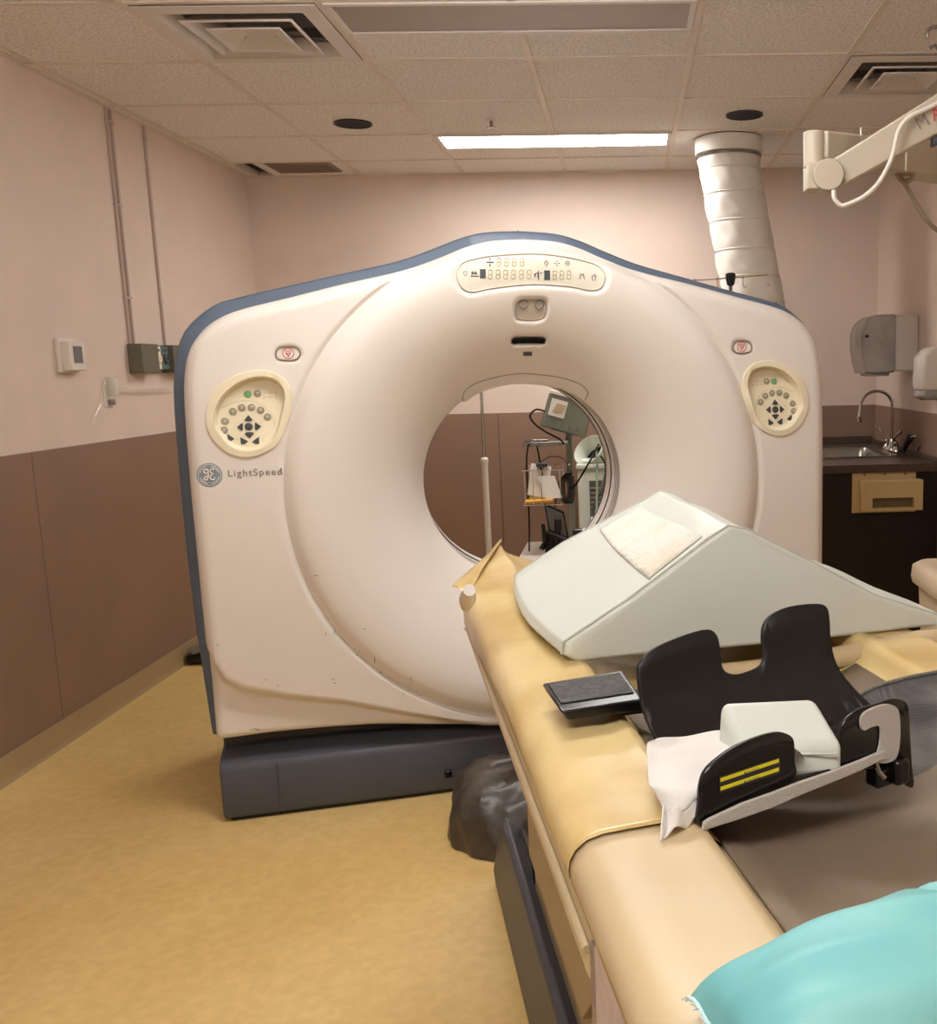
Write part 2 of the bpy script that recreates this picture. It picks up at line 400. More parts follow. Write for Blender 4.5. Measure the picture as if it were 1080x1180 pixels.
troffer(GX+2*TL, GY-7*TL, 'lamp_rear', 'lit unseen ceiling light behind the camera, lens lowered to brighten the ceiling', drop=.09)  # assumed lamp, never in view; deep lens shaped to spill light on the ceiling
# square supply diffusers with nested cones
def diffuser(i, j, label):
    x0, y0 = cell(i, j); c = Vector((x0+TL/2, y0+TL/2, ZC)); h = TL/2-.013
    t = thing('air_diffuser', label, 'air diffuser', c, group='square ceiling air diffusers')
    def sq(r, z): return [c+Vector((a*r, b*r, z)) for a, b in ((-1,-1),(1,-1),(1,1),(-1,1))]
    build(MB().loft([sq(h, -.002), sq(h, -.006), sq(h-.055, -.010), sq(h-.085, .035), sq(h-.085, .09)], False, False), 'outer_frame', 'diff', t, solid=.0015, sharp=20)
    build(MB().loft([sq(h-.085, .085), sq(h-.085, .09)], True, True), 'throat', 'diffd', t)
    build(MB().loft([sq(.185, -.012), sq(.178, -.016), sq(.115, .045)], False, False), 'cone', 'diff', t, solid=.002, sharp=20)
    build(MB().loft([sq(.125, -.018), sq(.119, -.021), sq(.045, .012)], False, True), 'cone', 'diff', t, solid=.002, sharp=20)
    for a, b in ((1,1),(-1,1),(1,-1),(-1,-1)): build(MB().tube([c+Vector((a*.05, b*.05, .01)), c+Vector((a*.215, b*.215, .05))], .004, 6), 'bracket', 'diffd', t)
    return t
diffuser(1, -1, 'square metal air diffuser with nested cones above the left front of the scanner')
diffuser(5, 0, 'square metal air diffuser at the upper right beside the boom arm')
# linear grille and dark slot at the back left corner
t = thing('supply_grille', 'flat brown ceiling grille by the back left corner', 'grille', (-1.74, 5.97, ZC))
gx0, gx1, gy0, gy1 = gxa+.185, xs[2]-.09, gya+.025, gya+.275
build(MB().box((gx0, gy0, ZC+.006), (gx1, gy1, ZC+.02)), 'back_plate', 'grille', t, bevel=.001)
build(MB().box((gx0-.012, gy0-.012, ZC-.003), (gx1+.012, gy0, ZC+.006)).box((gx0-.012, gy1, ZC-.003), (gx1+.012, gy1+.012, ZC+.006)).box((gx0-.012, gy0, ZC-.003), (gx0, gy1, ZC+.006)).box((gx1, gy0, ZC-.003), (gx1+.012, gy1, ZC+.006)), 'frame', 'grille', t)
for k in range(7):
    y = gy0+.018+k*.034; build(MB().box((gx0, y, ZC-.001), (gx1, y+.016, ZC+.006)), 'slat', 'grille', t, smooth=False)
build(MB().box((gxa+.012, gya+.02, ZC+.03), (gxa+.185, YB-.02, ZC+.05)), 'ceiling_gap', 'hole', ceil)
add_tile(gxa+.10, gya+.012, gxa+.17, YB-.02); add_tile(gx1+.012, gya+.036, xs[2], gya+.288)
# round black recessed speakers, sprinkler
def recess(px, py, label):
    c = on_z(px, py, ZC); t = thing('recessed_fitting', label, 'ceiling fitting', c, group='round black recessed ceiling fittings')
    build(MB().lathe([(.088, .004), (.088, -.003), (.080, -.004), (.078, .003)], c, n=40, cap=False), 'rim', 'blackm', t)
    build(MB().lathe([(.079, .0035), (.079, -.0015), (.0, -.0018)], c, n=40), 'face', 'hole', t)
recess(407, 143, 'round black ceiling fitting left of the lit ceiling light')
recess(858, 133, 'round black ceiling fitting above the white fabric duct')
c = on_z(566, 138, ZC); t = thing('sprinkler_head', 'small metal sprinkler head in the ceiling behind the unlit light', 'sprinkler', c)
build(MB().lathe([(.028, .004), (.028, -.002), (.014, -.006)], c), 'escutcheon', 'diff', t)
build(MB().lathe([(.008, -.006), (.008, -.03), (.004, -.034)], c), 'body', 'steel', t)
build(MB().lathe([(.022, -.034), (.022, -.037), (.006, -.038)], c, n=16), 'deflector', 'steel', t)

# ================================================================== gantry
gan = thing('ct_scanner', 'large white doughnut-shaped scanner with blue-grey edge trim standing across the room', 'scanner', G0, A14)
ZB = 1.02; RB = .345; RR = .772; CU = -.008
def smooth(a, b, x):
    t = min(1, max(0, (x-a)/(b-a))); return t*t*(3-2*t)
TOPC = [(0, 1.806), (.1, 1.800), (.18, 1.780), (.27, 1.745), (.38, 1.707), (.55, 1.668), (.70, 1.630), (.83, 1.598), (.90, 1.573), (.955, 1.535), (.998, 1.475), (1.018, 1.40), (1.026, 1.30), (1.03, 1.1), (1.03, .8), (1.029, .5), (1.026, .285)]
BOTC = [(1.0, .276), (.83, .279), (.56, .268), (.38, .246), (.2, .226), (0, .218)]
def outline(top, bot, sc=1):
    r = catmull(top, 8, False)+catmull([top[-1]]+bot, 6, False)[1:]
    l = [(-x, z) for x, z in reversed(r)][1:-1]
    return [(x*sc+CU, z) for x, z in r+l]
OUT = outline(TOPC, BOTC)
def resample(poly, n):
    P = np.array(poly+[poly[0]]); d = np.hypot(*np.diff(P, axis=0).T); s = np.concatenate([[0], np.cumsum(d)])
    q = np.linspace(0, s[-1], n, endpoint=False); return np.stack([np.interp(q, s, P[:, 0]), np.interp(q, s, P[:, 1])], 1)
OUTA = np.array(OUT+[OUT[0]])
def dist_out(u, z, poly=OUTA):
    A = poly[:-1]; B = poly[1:]; D = B-A; p = np.array([u, z])-A
    t = np.clip((p*D).sum(1)/(D*D).sum(1), 0, 1); e = p-D*t[:, None]; return float(np.sqrt((e*e).sum(1).min()))
def in_poly(u, z, poly):
    c = False; n = len(poly)
    for i in range(n):
        x1, y1 = poly[i]; x2, y2 = poly[(i+1) % n]
        if (y1 > z) != (y2 > z) and u < (x2-x1)*(z-y1)/(y2-y1)+x1: c = not c
    return c
STEP = [(0, .20), (.205, .241), (.426, .305), (.636, .372), (.80, .408), (.889, .432), (.94, .450), (.985, .485), (1.02, .56), (1.06, .70)]
_sx = [p[0] for p in STEP]; _sz = [p[1] for p in STEP]
DPR = [(.345, -.275), (.36, -.235), (.39, -.175), (.43, -.118), (.48, -.068), (.54, -.026), (.60, .004), (.66, .021), (.70, .024), (.735, .018), (.76, .002), (.772, -.012)]
_dr = [p[0] for p in DPR]; _df = [p[1] for p in DPR]
_dpc = np.array(catmull(DPR, 10, False))
def surf0(u, z, edge=True):
    r = math.hypot(u-CU*.5, z-ZB)
    if r <= RR: f = float(np.interp(r, _dpc[:, 0], _dpc[:, 1]))
    else:
        f = -.012*(1-smooth(0, .012, r-RR))
        zs = float(np.interp(abs(u-CU), _sx, _sz))
        f -= .040*smooth(-.006, .026, zs-z)
        # broad soft swell behind the display at the top
    if edge and r > RR-.1:
        d = dist_out(u, z); q = .020+.025*smooth(.28, .48, z)
        if d < q: f -= q-math.sqrt(max(0, q**2-(q-d)**2))
    return f
# outlines of things let into the face, in face coordinates
def px_face(px, py, it=6, fn=surf0):
    f = 0
    for _ in range(it):
        u, z = on_f(px, py, f); f = fn(u, z)
    return u, z
def c3(pts, sc, ox, oy): return [(ox+x/sc, oy+y/sc) for x, y in pts]
DISP = [px_face(*p) for p in c3([(25,200),(60,130),(140,102),(250,82),(400,70),(540,66),(680,76),(820,100),(930,128),(990,160),(1020,215),(1000,285),(950,310),(880,305),(820,290),(680,276),(540,270),(400,280),(250,300),(120,322),(50,280)], 5.684, 520, 280)]
DISP = catmull(DISP, 5)
TEARO = [(230,640),(238,560),(290,430),(400,345),(520,300),(640,287),(740,312),(820,380),(850,480),(838,600),(800,720),(745,820),(640,890),(520,916),(400,888),(300,810),(245,720)]
TEARI = [(298,640),(312,560),(362,470),(460,388),(560,350),(660,345),(740,375),(785,440),(790,520),(768,620),(742,720),(690,800),(600,848),(500,858),(410,822),(340,745),(305,690)]
def cp(p): return px_face(200+p[0]/6.2125, 380+p[1]/6.2125)
TO = catmull([cp(p) for p in TEARO], 4); TI = catmull([cp(p) for p in TEARI], 4)
mir = lambda L_: [(2*CU-u-.006, z-.003) for u, z in L_]
CAMR = [px_face(*p) for p in c3([(310,440),(290,330),(310,220),(380,185),(520,178),(680,185),(725,220),(718,330),(680,430),(560,465),(420,465)], 12, 570, 330)]
CAMR = catmull(CAMR, 4)
SLOT = catmull([px_face(*p) for p in c3([(245,755),(275,720),(380,710),(560,708),(680,718),(708,745),(690,775),(640,785),(480,780),(320,785),(268,790)], 12, 570, 330)], 4)
PILLPX = [(318,407),(321,401),(328,399),(337,399),(343,401),(346,407),(343,413),(337,415),(328,415),(320,413)]
PILL = catmull([px_face(*p) for p in PILLPX], 4)
RECESS = [(DISP, .012, .016), (TI, .030, .010), (mir(TI), .030, .010), (CAMR, .014, .010), (SLOT, .03, .006), (PILL, .008, .004), (mir(PILL), .008, .004)]
_rec = [(p, np.array(p+[p[0]]), d, w, min(a for a, _ in p)-.03, max(a for a, _ in p)+.03, min(b for _, b in p)-.03, max(b for _, b in p)+.03) for p, d, w in RECESS]
def surf(u, z, edge=True):
    f = surf0(u, z, edge)
    for p, a, d, w, x0, x1, z0, z1 in _rec:
        if x0 < u < x1 and z0 < z < z1:
            ds = dist_out(u, z, a); ds = ds if in_poly(u, z, p) else -ds
            f -= d*smooth(-w, w*.3, ds)
    return f
def GL(u, f, z): return G0+UU*u-NN*f+Vector((0, 0, z))
# --- front cover: polar sheet from bore to outline, finer where things are let in
NA = 720
angs = [2*math.pi*i/NA for i in range(NA)]
loops = []
dense = OUTA
def hit(a):                                  # radius of the outline in direction a
    c_, s_ = math.cos(a), math.sin(a); best = 0
    A = OUTA[:-1]-np.array([CU*.5, ZB]); B = OUTA[1:]-np.array([CU*.5, ZB]); D = B-A
    den = c_*D[:, 1]-s_*D[:, 0]; t = np.where(abs(den) > 1e-12, (A[:, 0]*D[:, 1]-A[:, 1]*D[:, 0])/np.where(abs(den) > 1e-12, den, 1), -1)
    q = np.where(abs(den) > 1e-12, (A[:, 0]*s_-A[:, 1]*c_)/np.where(abs(den) > 1e-12, den, 1), -1)
    ok = (t > 0) & (q >= -1e-9) & (q <= 1+1e-9); return float(t[ok].max())
RO = [hit(a) for a in angs]
rin = [.345, .350, .356, .363, .372, .384, .398, .412]+[.425+.0075*k for k in range(42)]+[.742, .748, .754, .760, .764, .768, .772]
tout = [.012, .03, .055, .09]+[.125+.0257*k for k in range(34)]
fv = MB(); rows = []
for a, R in zip(angs, RO):
    row = []
    for r in rin: row.append(r)
    span = max(R-RR, .004)
    for t_ in tout: row.append(RR+span*min(t_, 1)*(1 if span > .05 else 1))
    row = row[:len(rin)+len(tout)]
    # last rows hug the outline for the rolled edge
    e = [R-.022, R-.012, R-.006, R-.002, R-.0002]
    lim = row[-1]
    row = [min(x, R-.03) if x > RR else min(x, R-.03) for x in row] if R-.03 > RR else row
    if R-.03 <= RR: row = [min(x, max(R-.03, .5)) for x in row]
    row += e; rows.append(row)
nr = len(rows[0])
for a, row in zip(angs, rows):
    for r in row:
        u, z = r*math.cos(a)+CU*.5, r*math.sin(a)+ZB; fv.v.append(GL(u, surf(u, z), z))
    u, z = (row[-1])*math.cos(a)+CU*.5, row[-1]*math.sin(a)+ZB; fv.v.append(GL(u, -.13, z))
w_ = nr+1
for i in range(NA):
    i2 = (i+1) % NA
    for j in range(nr): fv.f.append((i*w_+j, i2*w_+j, i2*w_+j+1, i*w_+j+1))
build(fv, 'front_cover', 'gwhite', gan, sharp=70)
# --- coloured trim band and the rear body
def ring_of(out, f): return [GL(u, f, z) for u, z in out]
TRIMT = [(x*1.0+(.012 if x < .6 else .022+.018*min(1, (x-.6)/.4)) if x > 0 else 0, z+.036-(.010 if x > .9 else 0)) for x, z in TOPC[:9]]+[(1.012, 1.545), (1.046, 1.475), (1.061, 1.40), (1.069, 1.30), (1.072, 1.1), (1.072, .85), (1.066, .6), (1.056, .40), (1.050, .268)]
TRB = [(1.0, .270), (.83, .272), (.56, .262), (.38, .240), (.2, .220), (0, .212)]
TO_ = resample(outline(TRIMT, TRB), 240)
TO_ = np.array([(x-.010*smooth(.5, .95, x), z-.013*smooth(.2, .8, x)*smooth(1.2, 1.45, z)) for x, z in TO_])
def insc(P, k): c = np.array([CU, 1.0]); return [tuple(c+(p-c)*k) for p in P]
build(MB().loft([ring_of(insc(TO_, .95), -.118), ring_of(insc(TO_, .992), -.118), ring_of(TO_, -.126), ring_of(TO_, -.215), ring_of(insc(TO_, .992), -.225), ring_of(insc(TO_, .96), -.226)], False, False), 'edge_trim', 'gblue', gan, sharp=50)
for (x, z, nx_, nz_) in ((-.895, 1.611, -.25, .97), (.885, 1.611, .25, .97), (-.012, 1.8408, 0, 1)):
    d = Vector((UU*nx_))+Vector((0, 0, nz_)); tng = UU*nz_-Vector((0, 0, nx_))
    build(MB().obox(GL(x, -.17, z)-d*.0005, tng*.0012, NN*.0465, d*.003), 'trim_joint', 'ink', gan)
def body_out(k, dz):
    top = [(x*k, z+dz*(1-smooth(.1, .75, x))+.0) for x, z in TRIMT]; return resample(outline(top, TRB), 240)
# rear body with a flared opening of its own
rb = MB()
B0, B1 = body_out(.985, .012), body_out(.975, .036)
cin = [(RB*1.0, -.50), (.36, -.56), (.42, -.66), (.52, -.76), (.62, -.82), (.70, -.84)]
n240 = 240
def circ(r, f): return [GL(CU+r*math.cos(x), f, ZB+r*math.sin(x)) for x in a240]
# match circle angles with the outline samples
a240 = [math.atan2(p[1]-ZB, p[0]-CU) for p in B1]
rb.loft([ring_of(insc(B0, .97), -.222), ring_of(B0, -.24), ring_of(B1, -.80), ring_of(insc(B1, .985), -.835), ring_of(insc(B1, .96), -.85)]+[circ(r, f) for r, f in reversed(cin)], False, False)
build(rb, 'rear_cover', 'gwhite', gan, sharp=60)
# bore tube: smooth sleeve with the dark scan window lines
a240 = [2*math.pi*i/n240 for i in range(n240)]
def cir2(r, f): return [GL(CU*.5+r*math.cos(x), f, ZB+r*math.sin(x)) for x in a240]
build(MB().loft([cir2(.3447, -.274), cir2(.3447, -.33)], False, False), 'bore_sleeve', 'gwhite', gan)
build(MB().loft([cir2(.349, -.33), cir2(.349, -.43)], False, False), 'scan_window', 'gwhite', gan)
build(MB().loft([cir2(.345, -.43), cir2(.345, -.502)], False, False), 'bore_sleeve', 'gwhite', gan)
for f in (-.292, -.312, -.334, -.352):
    build(MB().loft([cir2(.3435, f-.0028), cir2(.3435, f+.0028)], False, False), 'window_line', 'ink', gan)
# crescent cover above the bore
cres = catmull([px_face(*p) for p in [(533,462),(536,450),(550,441),(570,435),(603,430),(640,434),(664,441),(676,450),(677,459),(668,460),(655,450),(635,445.5),(603,444),(575,446),(555,452),(541,462)]], 5)
def on_face(poly, off): return [GL(u, surf0(u, z)+off, z) for u, z in poly]
def patch(poly, off, name, material, parent=gan, th=.002, fn=None, step=.012, **k):
    """sheet that follows the face: rings shrinking to the middle"""
    fn = fn or surf0; P = np.array(poly); c = P.mean(0); K = 5; mb = MB()
    loops = [[GL(u, fn(u, z)-.004, z) for u, z in poly]]
    for i in range(K):
        s_ = 1-i/K; loops.append([GL(*( (lambda q: (q[0], fn(q[0], q[1])+off, q[1]))(c+(p-c)*s_))) for p in P])
    mb.loft(loops, False, False); o = len(mb.v); n = len(poly); mb.v.append(GL(c[0], fn(c[0], c[1])+off, c[1]))
    for j in range(n): mb.f.append((o-n+j, o-n+(j+1) % n, o))
    return build(mb, name, material, parent, sharp=50, **k)
# crescent built as strip between its outer and inner arcs
def strip(outer, inner, off, name, material, fn, parent=gan, rows=4):
    mb = MB(); n = len(outer); L_ = []
    for i in range(rows+1):
        t_ = i/rows; L_.append([GL(*((lambda q: (q[0], fn(*q)+off, q[1]))((a[0]*(1-t_)+b[0]*t_, a[1]*(1-t_)+b[1]*t_)))) for a, b in zip(outer, inner)])
    o = 0
    for l in L_: mb.v += l
    for i in range(rows):
        for j in range(n-1): mb.f.append((i*n+j, i*n+j+1, (i+1)*n+j+1, (i+1)*n+j))
    return build(mb, name, material, parent, solid=.0015, sol_off=0)
co_ = catmull([px_face(*p) for p in [(534,463),(535,452),(548,442),(575,434),(603,430.5),(640,434),(665,441),(677,451),(674,461)]], 6, False)
ci_ = catmull([px_face(*p) for p in [(536,463.5),(541,460),(552,453),(577,445),(603,442.6),(637,446),(657,453),(668,460),(672,462.5)]], 6, False)
strip(co_, ci_, .0022, 'crescent_cover', 'gwhite', surf0)
build(MB().tube([GL(u, surf0(u, z)+.001, z) for u, z in co_], .0016, 5), 'crescent_seam', 'scuff', gan)
# display window
def flat_floor(d): return lambda u, z: surf0(u, z)-d
patch(insc(np.array(DISP), 1) if False else [tuple(np.array(DISP).mean(0)+(np.array(p)-np.array(DISP).mean(0))*.975) for p in DISP], -.0085, 'display_window', 'disp')
def dpt(x, y, off=-.007): u, z = px_face(520+x/5.684, 280+y/5.684); return GL(u, surf0(u, z)+off, z)
def seg_digit(x, y, w, h):
    mb = MB(); p = lambda a, b: dpt(x+a*w-b*.12*w*.0+(1-b)*.06*w, y+b*h)
    for a, b in (((0,0),(1,0)),((0,.5),(1,.5)),((0,1),(1,1)),((0,0),(0,.5)),((0,.5),(0,1)),((1,0),(1,.5)),((1,.5),(1,1))):
        A, B = Vector(p(*a)), Vector(p(*b)); mb.tube([A.lerp(B, .12), A.lerp(B, .88)], .0011, 4)
    build(mb, 'digit', 'amber', gan)
for x in (302, 352, 403, 454): seg_digit(x, 97, 24, 52)
for x in (245, 296, 346, 397, 449, 500): seg_digit(x, 175, 24, 56)
for x in (668, 714, 761): seg_digit(x, 180, 24, 54)
def strokes(name, lines, mat_, fn, r=.0011, parent=gan):
    mb = MB()
    for l in lines: mb.tube([fn(*q) for q in l], r, 4)
    return build(mb, name, mat_, parent)
def block(x0, y0, x1, y1): build(MB().prism([dpt(x0,y0,-.0085),dpt(x1,y0,-.0085),dpt(x1,y1,-.0085),dpt(x0,y1,-.0085)], -NN*.002), 'display_mark', 'ink', gan)
block(190, 170, 228, 230); block(612, 178, 650, 240)
strokes('table_height_symbol', [[(232,124),(282,124)], [(256,96),(256,112)], [(256,136),(256,152)]], 'ink', dpt, .0016)
strokes('table_symbol', [[(130,215),(182,215)], [(140,182),(140,205)], [(160,182),(160,205)], [(133,196),(172,196)]], 'ink', dpt, .0014)
strokes('shield_symbol', [[(84,185),(106,185),(106,203),(95,213),(84,203),(84,185)]], 'ink', dpt, .0007)
strokes('tilt_symbol', [[(545,210),(570,190),(570,222)], [(575,180),(575,240)], [(585,200),(598,190)], [(552,196),(552,222)]], 'ink', dpt, .0013)
strokes('diamond_symbol', [[(626,112),(638,130),(626,150),(613,130),(626,112)]], 'ink', dpt, .0009)
strokes('cross_symbol', [[(696,114),(696,124)], [(696,140),(696,150)], [(678,132),(688,132)], [(704,132),(714,132)]], 'ink', dpt, .0012)
strokes('circle_symbol', [[(750,130),(757,118),(772,118),(779,130),(772,144),(757,144),(750,130)], [(758,131),(771,131)]], 'ink', dpt, .0008)
strokes('breath_symbol', [[(845,235),(852,200)], [(860,200),(862,215)], [(868,200),(876,235)]], 'ink', dpt, .0011)
strokes('person_symbol', [[(930,205),(926,225),(932,245)], [(944,200),(950,222),(944,246)], [(935,215),(944,215)]], 'ink', dpt, .001)
# camera recess, slot, label
patch([tuple(np.array(CAMR).mean(0)+(np.array(p)-np.array(CAMR).mean(0))*.98) for p in CAMR], -.0115, 'sensor_recess', mat('recess_grey', (196, 186, 172), .5))
for cx_, cy_ in ((410, 232), (622, 236)):
    u, z = px_face(570+cx_/12, 330+cy_/12); c = GL(u, surf0(u, z)-.0125, z)
    build(MB().lathe([(.015, 0), (.015, .004), (.012, .006), (.011, .004), (.0, .004)], c, -NN+Vector((0, 0, -.35)), n=20), 'sensor_window', 'grey', gan)
patch(SLOT, -.012, 'laser_slot', 'hole')
u, z = px_face(608, 407.5); n_ = -NN
lab = [px_face(*p) for p in ((603,405.5),(613,405.3),(613.3,410),(603.2,410.2))]
patch(lab, .0012, 'small_label', 'ink')
# emergency stops
for k, P_ in enumerate((PILL, mir(PILL))):
    c = np.array(P_).mean(0)
    mb = MB().tube([GL(u, surf0(u, z)+.0005, z) for u, z in P_], .0026, 6, closed=True); rg = build(mb, 'stop_button_rim', mat('rim_brown', (150, 134, 118), .5), gan)
    patch([tuple(c+(np.array(p)-c)*.93) for p in P_], -.002, 'stop_button', 'gwhite')
    def sp(x, y, c=c): u, z = c[0]+x, c[1]+y; return GL(u, surf0(u, z)-.0012, z)
    circ_ = [[(.0155*math.cos(a), .0155*math.sin(a)) for a in [2*math.pi*i/20 for i in range(21)]]]
    strokes('stop_symbol', circ_+[[(-.009, .007), (.009, .007)], [(-.008, .004), (0, -.010)], [(.008, .004), (0, -.010)], [(-.004, .0), (.004, 0)]], 'red', sp, .0012)
# control keypads
def keypad(mirror):
    fm = (lambda L_: mir(L_)) if mirror else (lambda L_: L_)
    to, ti = fm(TO), fm(TI); cO = np.array(to).mean(0)
    sh = lambda P_, k, c: [tuple(c+(np.array(p)-c)*k) for p in P_]
    cI = np.array(ti).mean(0)
    lp = [[GL(u, surf0(u, z)-.002, z) for u, z in to], [GL(u, surf0(u, z)+.006, z) for u, z in sh(to, .985, cO)],
          [GL(u, surf0(u, z)+.007, z) for u, z in sh(ti, 1.04, cI)], [GL(u, surf0(u, z)+.002, z) for u, z in sh(ti, 1.0, cI)],
          [GL(u, surf0(u, z)-.020, z) for u, z in sh(ti, .975, cI)], [GL(u, surf0(u, z)-.024, z) for u, z in sh(ti, .94, cI)]]
    # align loops (same sample count, same start)
    kp = build(MB().loft(lp, False, False), 'control_panel', 'cream', gan, sharp=50, label='right control panel' if mirror else 'left control panel')
    mb = MB(); l1 = [GL(u, surf0(u, z)-.0235, z) for u, z in sh(ti, .95, cI)]; mb.v += l1
    mb.v.append(GL(cI[0], surf0(*cI)-.0235, cI[1])); n = len(l1); mb.f += [(j, (j+1) % n, n) for j in range(n)]
    build(mb, 'membrane', 'cream2', kp)
    def pt(x, y, off=-.0215):
        u, z = cp((x, y))
        if mirror: u, z = 2*CU-u-.006, z-.003
        return GL(u, surf0(u, z)+off, z)
    for x, y, m_ in ((525,462,'bgreen'),(595,458,'bgrey'),(418,588,'bgrey'),(482,560,'bgrey'),(552,558,'bgrey'),(618,578,'bgrey'),(667,627,'bgrey'),(360,658,'bgrey'),(355,722,'bgrey')):
        b_ = build(MB().lathe([(.0112, -.003), (.0112, .0012), (.009, .0022), (0, .0022)], pt(x, y, -.0235), -NN, n=16), 'round_button', m_, kp)
        q = lambda a, b: pt(x+a, y+b, -.0205)
        if m_ == 'bgrey': strokes('button_symbol', [[(x-10, y-8), (x+10, y-6)], [(x-6, y+8), (x+6, y-2)]], 'cream', lambda a, b: pt(a, b, -.0205), .0008, kp)
    SH = {'up': [(530,612),(562,650),(540,658),(520,658),(498,652)], 'left': [(446,700),(485,668),(490,682),(490,716),(484,728)], 'right': [(622,694),(580,664),(576,680),(577,714),(584,726)],
          'down': [(538,782),(500,744),(520,736),(552,736),(572,742)], 'bl': [(472,772),(528,802),(500,824),(476,822)], 'br': [(606,768),(556,806),(585,822),(608,820)], 'fl': [(380,748),(430,784),(405,800),(380,792)]}
    for s_ in SH.values():
        L_ = [pt(x, y, -.0235) for x, y in s_]
        build(MB().prism(L_, -NN*.003), 'arrow_button', 'bdark', kp, bevel=.0008)
    build(MB().lathe([(.0115, -.003), (.0115, .002), (.009, .003), (0, .003)], pt(532, 697, -.0235), -NN, n=20), 'centre_button', 'bdark', kp)
    strokes('keypad_line', [[(340,560),(400,530),(480,510),(560,512),(640,545),(700,610),(722,690)], [(640,455),(730,455)], [(640,480),(730,480)], [(640,430),(640,500)], [(685,430),(685,500)], [(730,430),(730,500)]], mat('print_grey', (190, 184, 160), .6), lambda a, b: pt(a, b, -.0232), .0006, kp)
    strokes('indicator_dots', [[(a, b), (a+3, b)] for a, b in ((548,436),(618,430),(322,698),(434,672),(628,662),(448,790),(632,782))], 'ink', lambda a, b: pt(a, b, -.0225), .0011, kp)
keypad(False); keypad(True)
# maker's roundel and lettering
lc = np.array(px_face(200+257/6.2125, 380+1040/6.2125))
def lp_(x, y, off=.0016): u, z = lc[0]+x, lc[1]+y; return GL(u, surf0(u, z)+off, z)
rd = [tuple(lc+np.array([.036*math.cos(a), .036*math.sin(a)])) for a in [2*math.pi*i/40 for i in range(40)]]
patch(rd, .0008, 'logo_roundel', 'logo')
strokes('logo_ring', [[(.0315*math.cos(a), .0315*math.sin(a)) for a in [2*math.pi*i/40 for i in range(41)]]], 'gwhite', lp_, .0009)
for a in (45, 135, 225, 315):
    strokes('logo_swirl', [[(.0265*math.cos(math.radians(b)), .0265*math.sin(math.radians(b))) for b in range(a-30, a+31, 10)]], 'gwhite', lp_, .0012)
strokes('logo_monogram', [catmull([(-.001,.010),(-.006,.017),(-.013,.016),(-.014,.010),(-.009,.005),(-.003,.008),(-.004,-.004),(-.007,-.013),(-.013,-.015),(-.015,-.010),(-.010,-.004),(-.001,-.001)], 4, False),
      catmull([(.014,.014),(.009,.018),(.004,.015),(.004,.008),(.010,.003),(.004,-.001),(.002,-.009),(.006,-.015),(.012,-.014),(.014,-.008)], 4, False)], 'gwhite', lp_, .0021)
a_ = np.array(px_face(200+388/6.2125, 380+1052/6.2125)); b_ = np.array(px_face(200+735/6.2125, 380+1038/6.2125))
dx = (b_-a_); 
text_mesh('LightSpeed', .0285, lambda x, y: GL(a_[0]+x*1.0, surf0(a_[0]+x, a_[1]+y)+.0012, a_[1]+y+x*dx[1]/dx[0]), 'lettering', 'letter', gan, spacing=1.22, bold=.0004)
# scuffs
sc = []
for x, y, l_, a in ((575,75,8,30),(568,84,6,0),(618,100,22,92),(635,135,10,20),(720,155,12,60),(722,150,6,90),(700,197,5,45),(175,57,9,5),(500,155,10,20),(505,165,8,15),(310,155,6,60),(345,172,6,30),(283,295,18,5),(290,298,10,-10),(270,297,6,30),(505,20,14,100),(480,25,10,80),(590,12,8,10),(505,292,12,5),(150,160,5,50),(452,-140,16,-12),(562,70,5,70)):
    p0 = (180+x/2.4545, 720+y/2.4545); d = (math.cos(math.radians(a))*l_/2.4545/2, math.sin(math.radians(a))*l_/2.4545/2)
    q = []
    for k in (-1, 0, 1):
        u, z = px_face(p0[0]+d[0]*k, p0[1]+d[1]*k+random.uniform(-.3, .3)); q.append(GL(u, surf0(u, z)+.0004, z))
    sc.append(q)
mb = MB()
for q in sc: mb.tube(q, [.0006, .0013, .0005], 4)
build(mb, 'scuff_marks', 'scuff', gan, kind='stuff')
# base
def gl2(u, f, z): return GL(u, f, z)
lo = []
for f0, z in ((.055, .012), (.062, .03), (.060, .165), (.052, .185), (.02, .198), (-.06, .215), (-.08, .27)):
    lo.append([gl2(-1.035, -f0*-1-.10, z), gl2(1.035, -f0*-1-.10, z), gl2(1.035, -.80, z), gl2(-1.035, -.80, z)])
build(MB().loft(lo), 'base', 'gdark', gan, bevel=.008, sharp=40)
build(MB().tbox(-1.015, 1.015, -.78, -.055, 0, .013), 'plinth', 'blackm', gan)
build(MB().obox(GL(-.865, -.0385, .10), UU*.0016, NN*.0035, Vector((0, 0, .078))), 'base_joint', 'ink', gan)
# the opaque lower inside of the gantry (closes the belly between cover and base)
build(MB().tbox(-.98, .98, -.76, -.16, .25, .60), 'frame_block', 'gdark', gan)
build(MB().obox(GL(-.335, -.030, .075), UU*.012, NN*.008, Vector((0, 0, .012))), 'floor_clip', 'black', gan, bevel=.003)

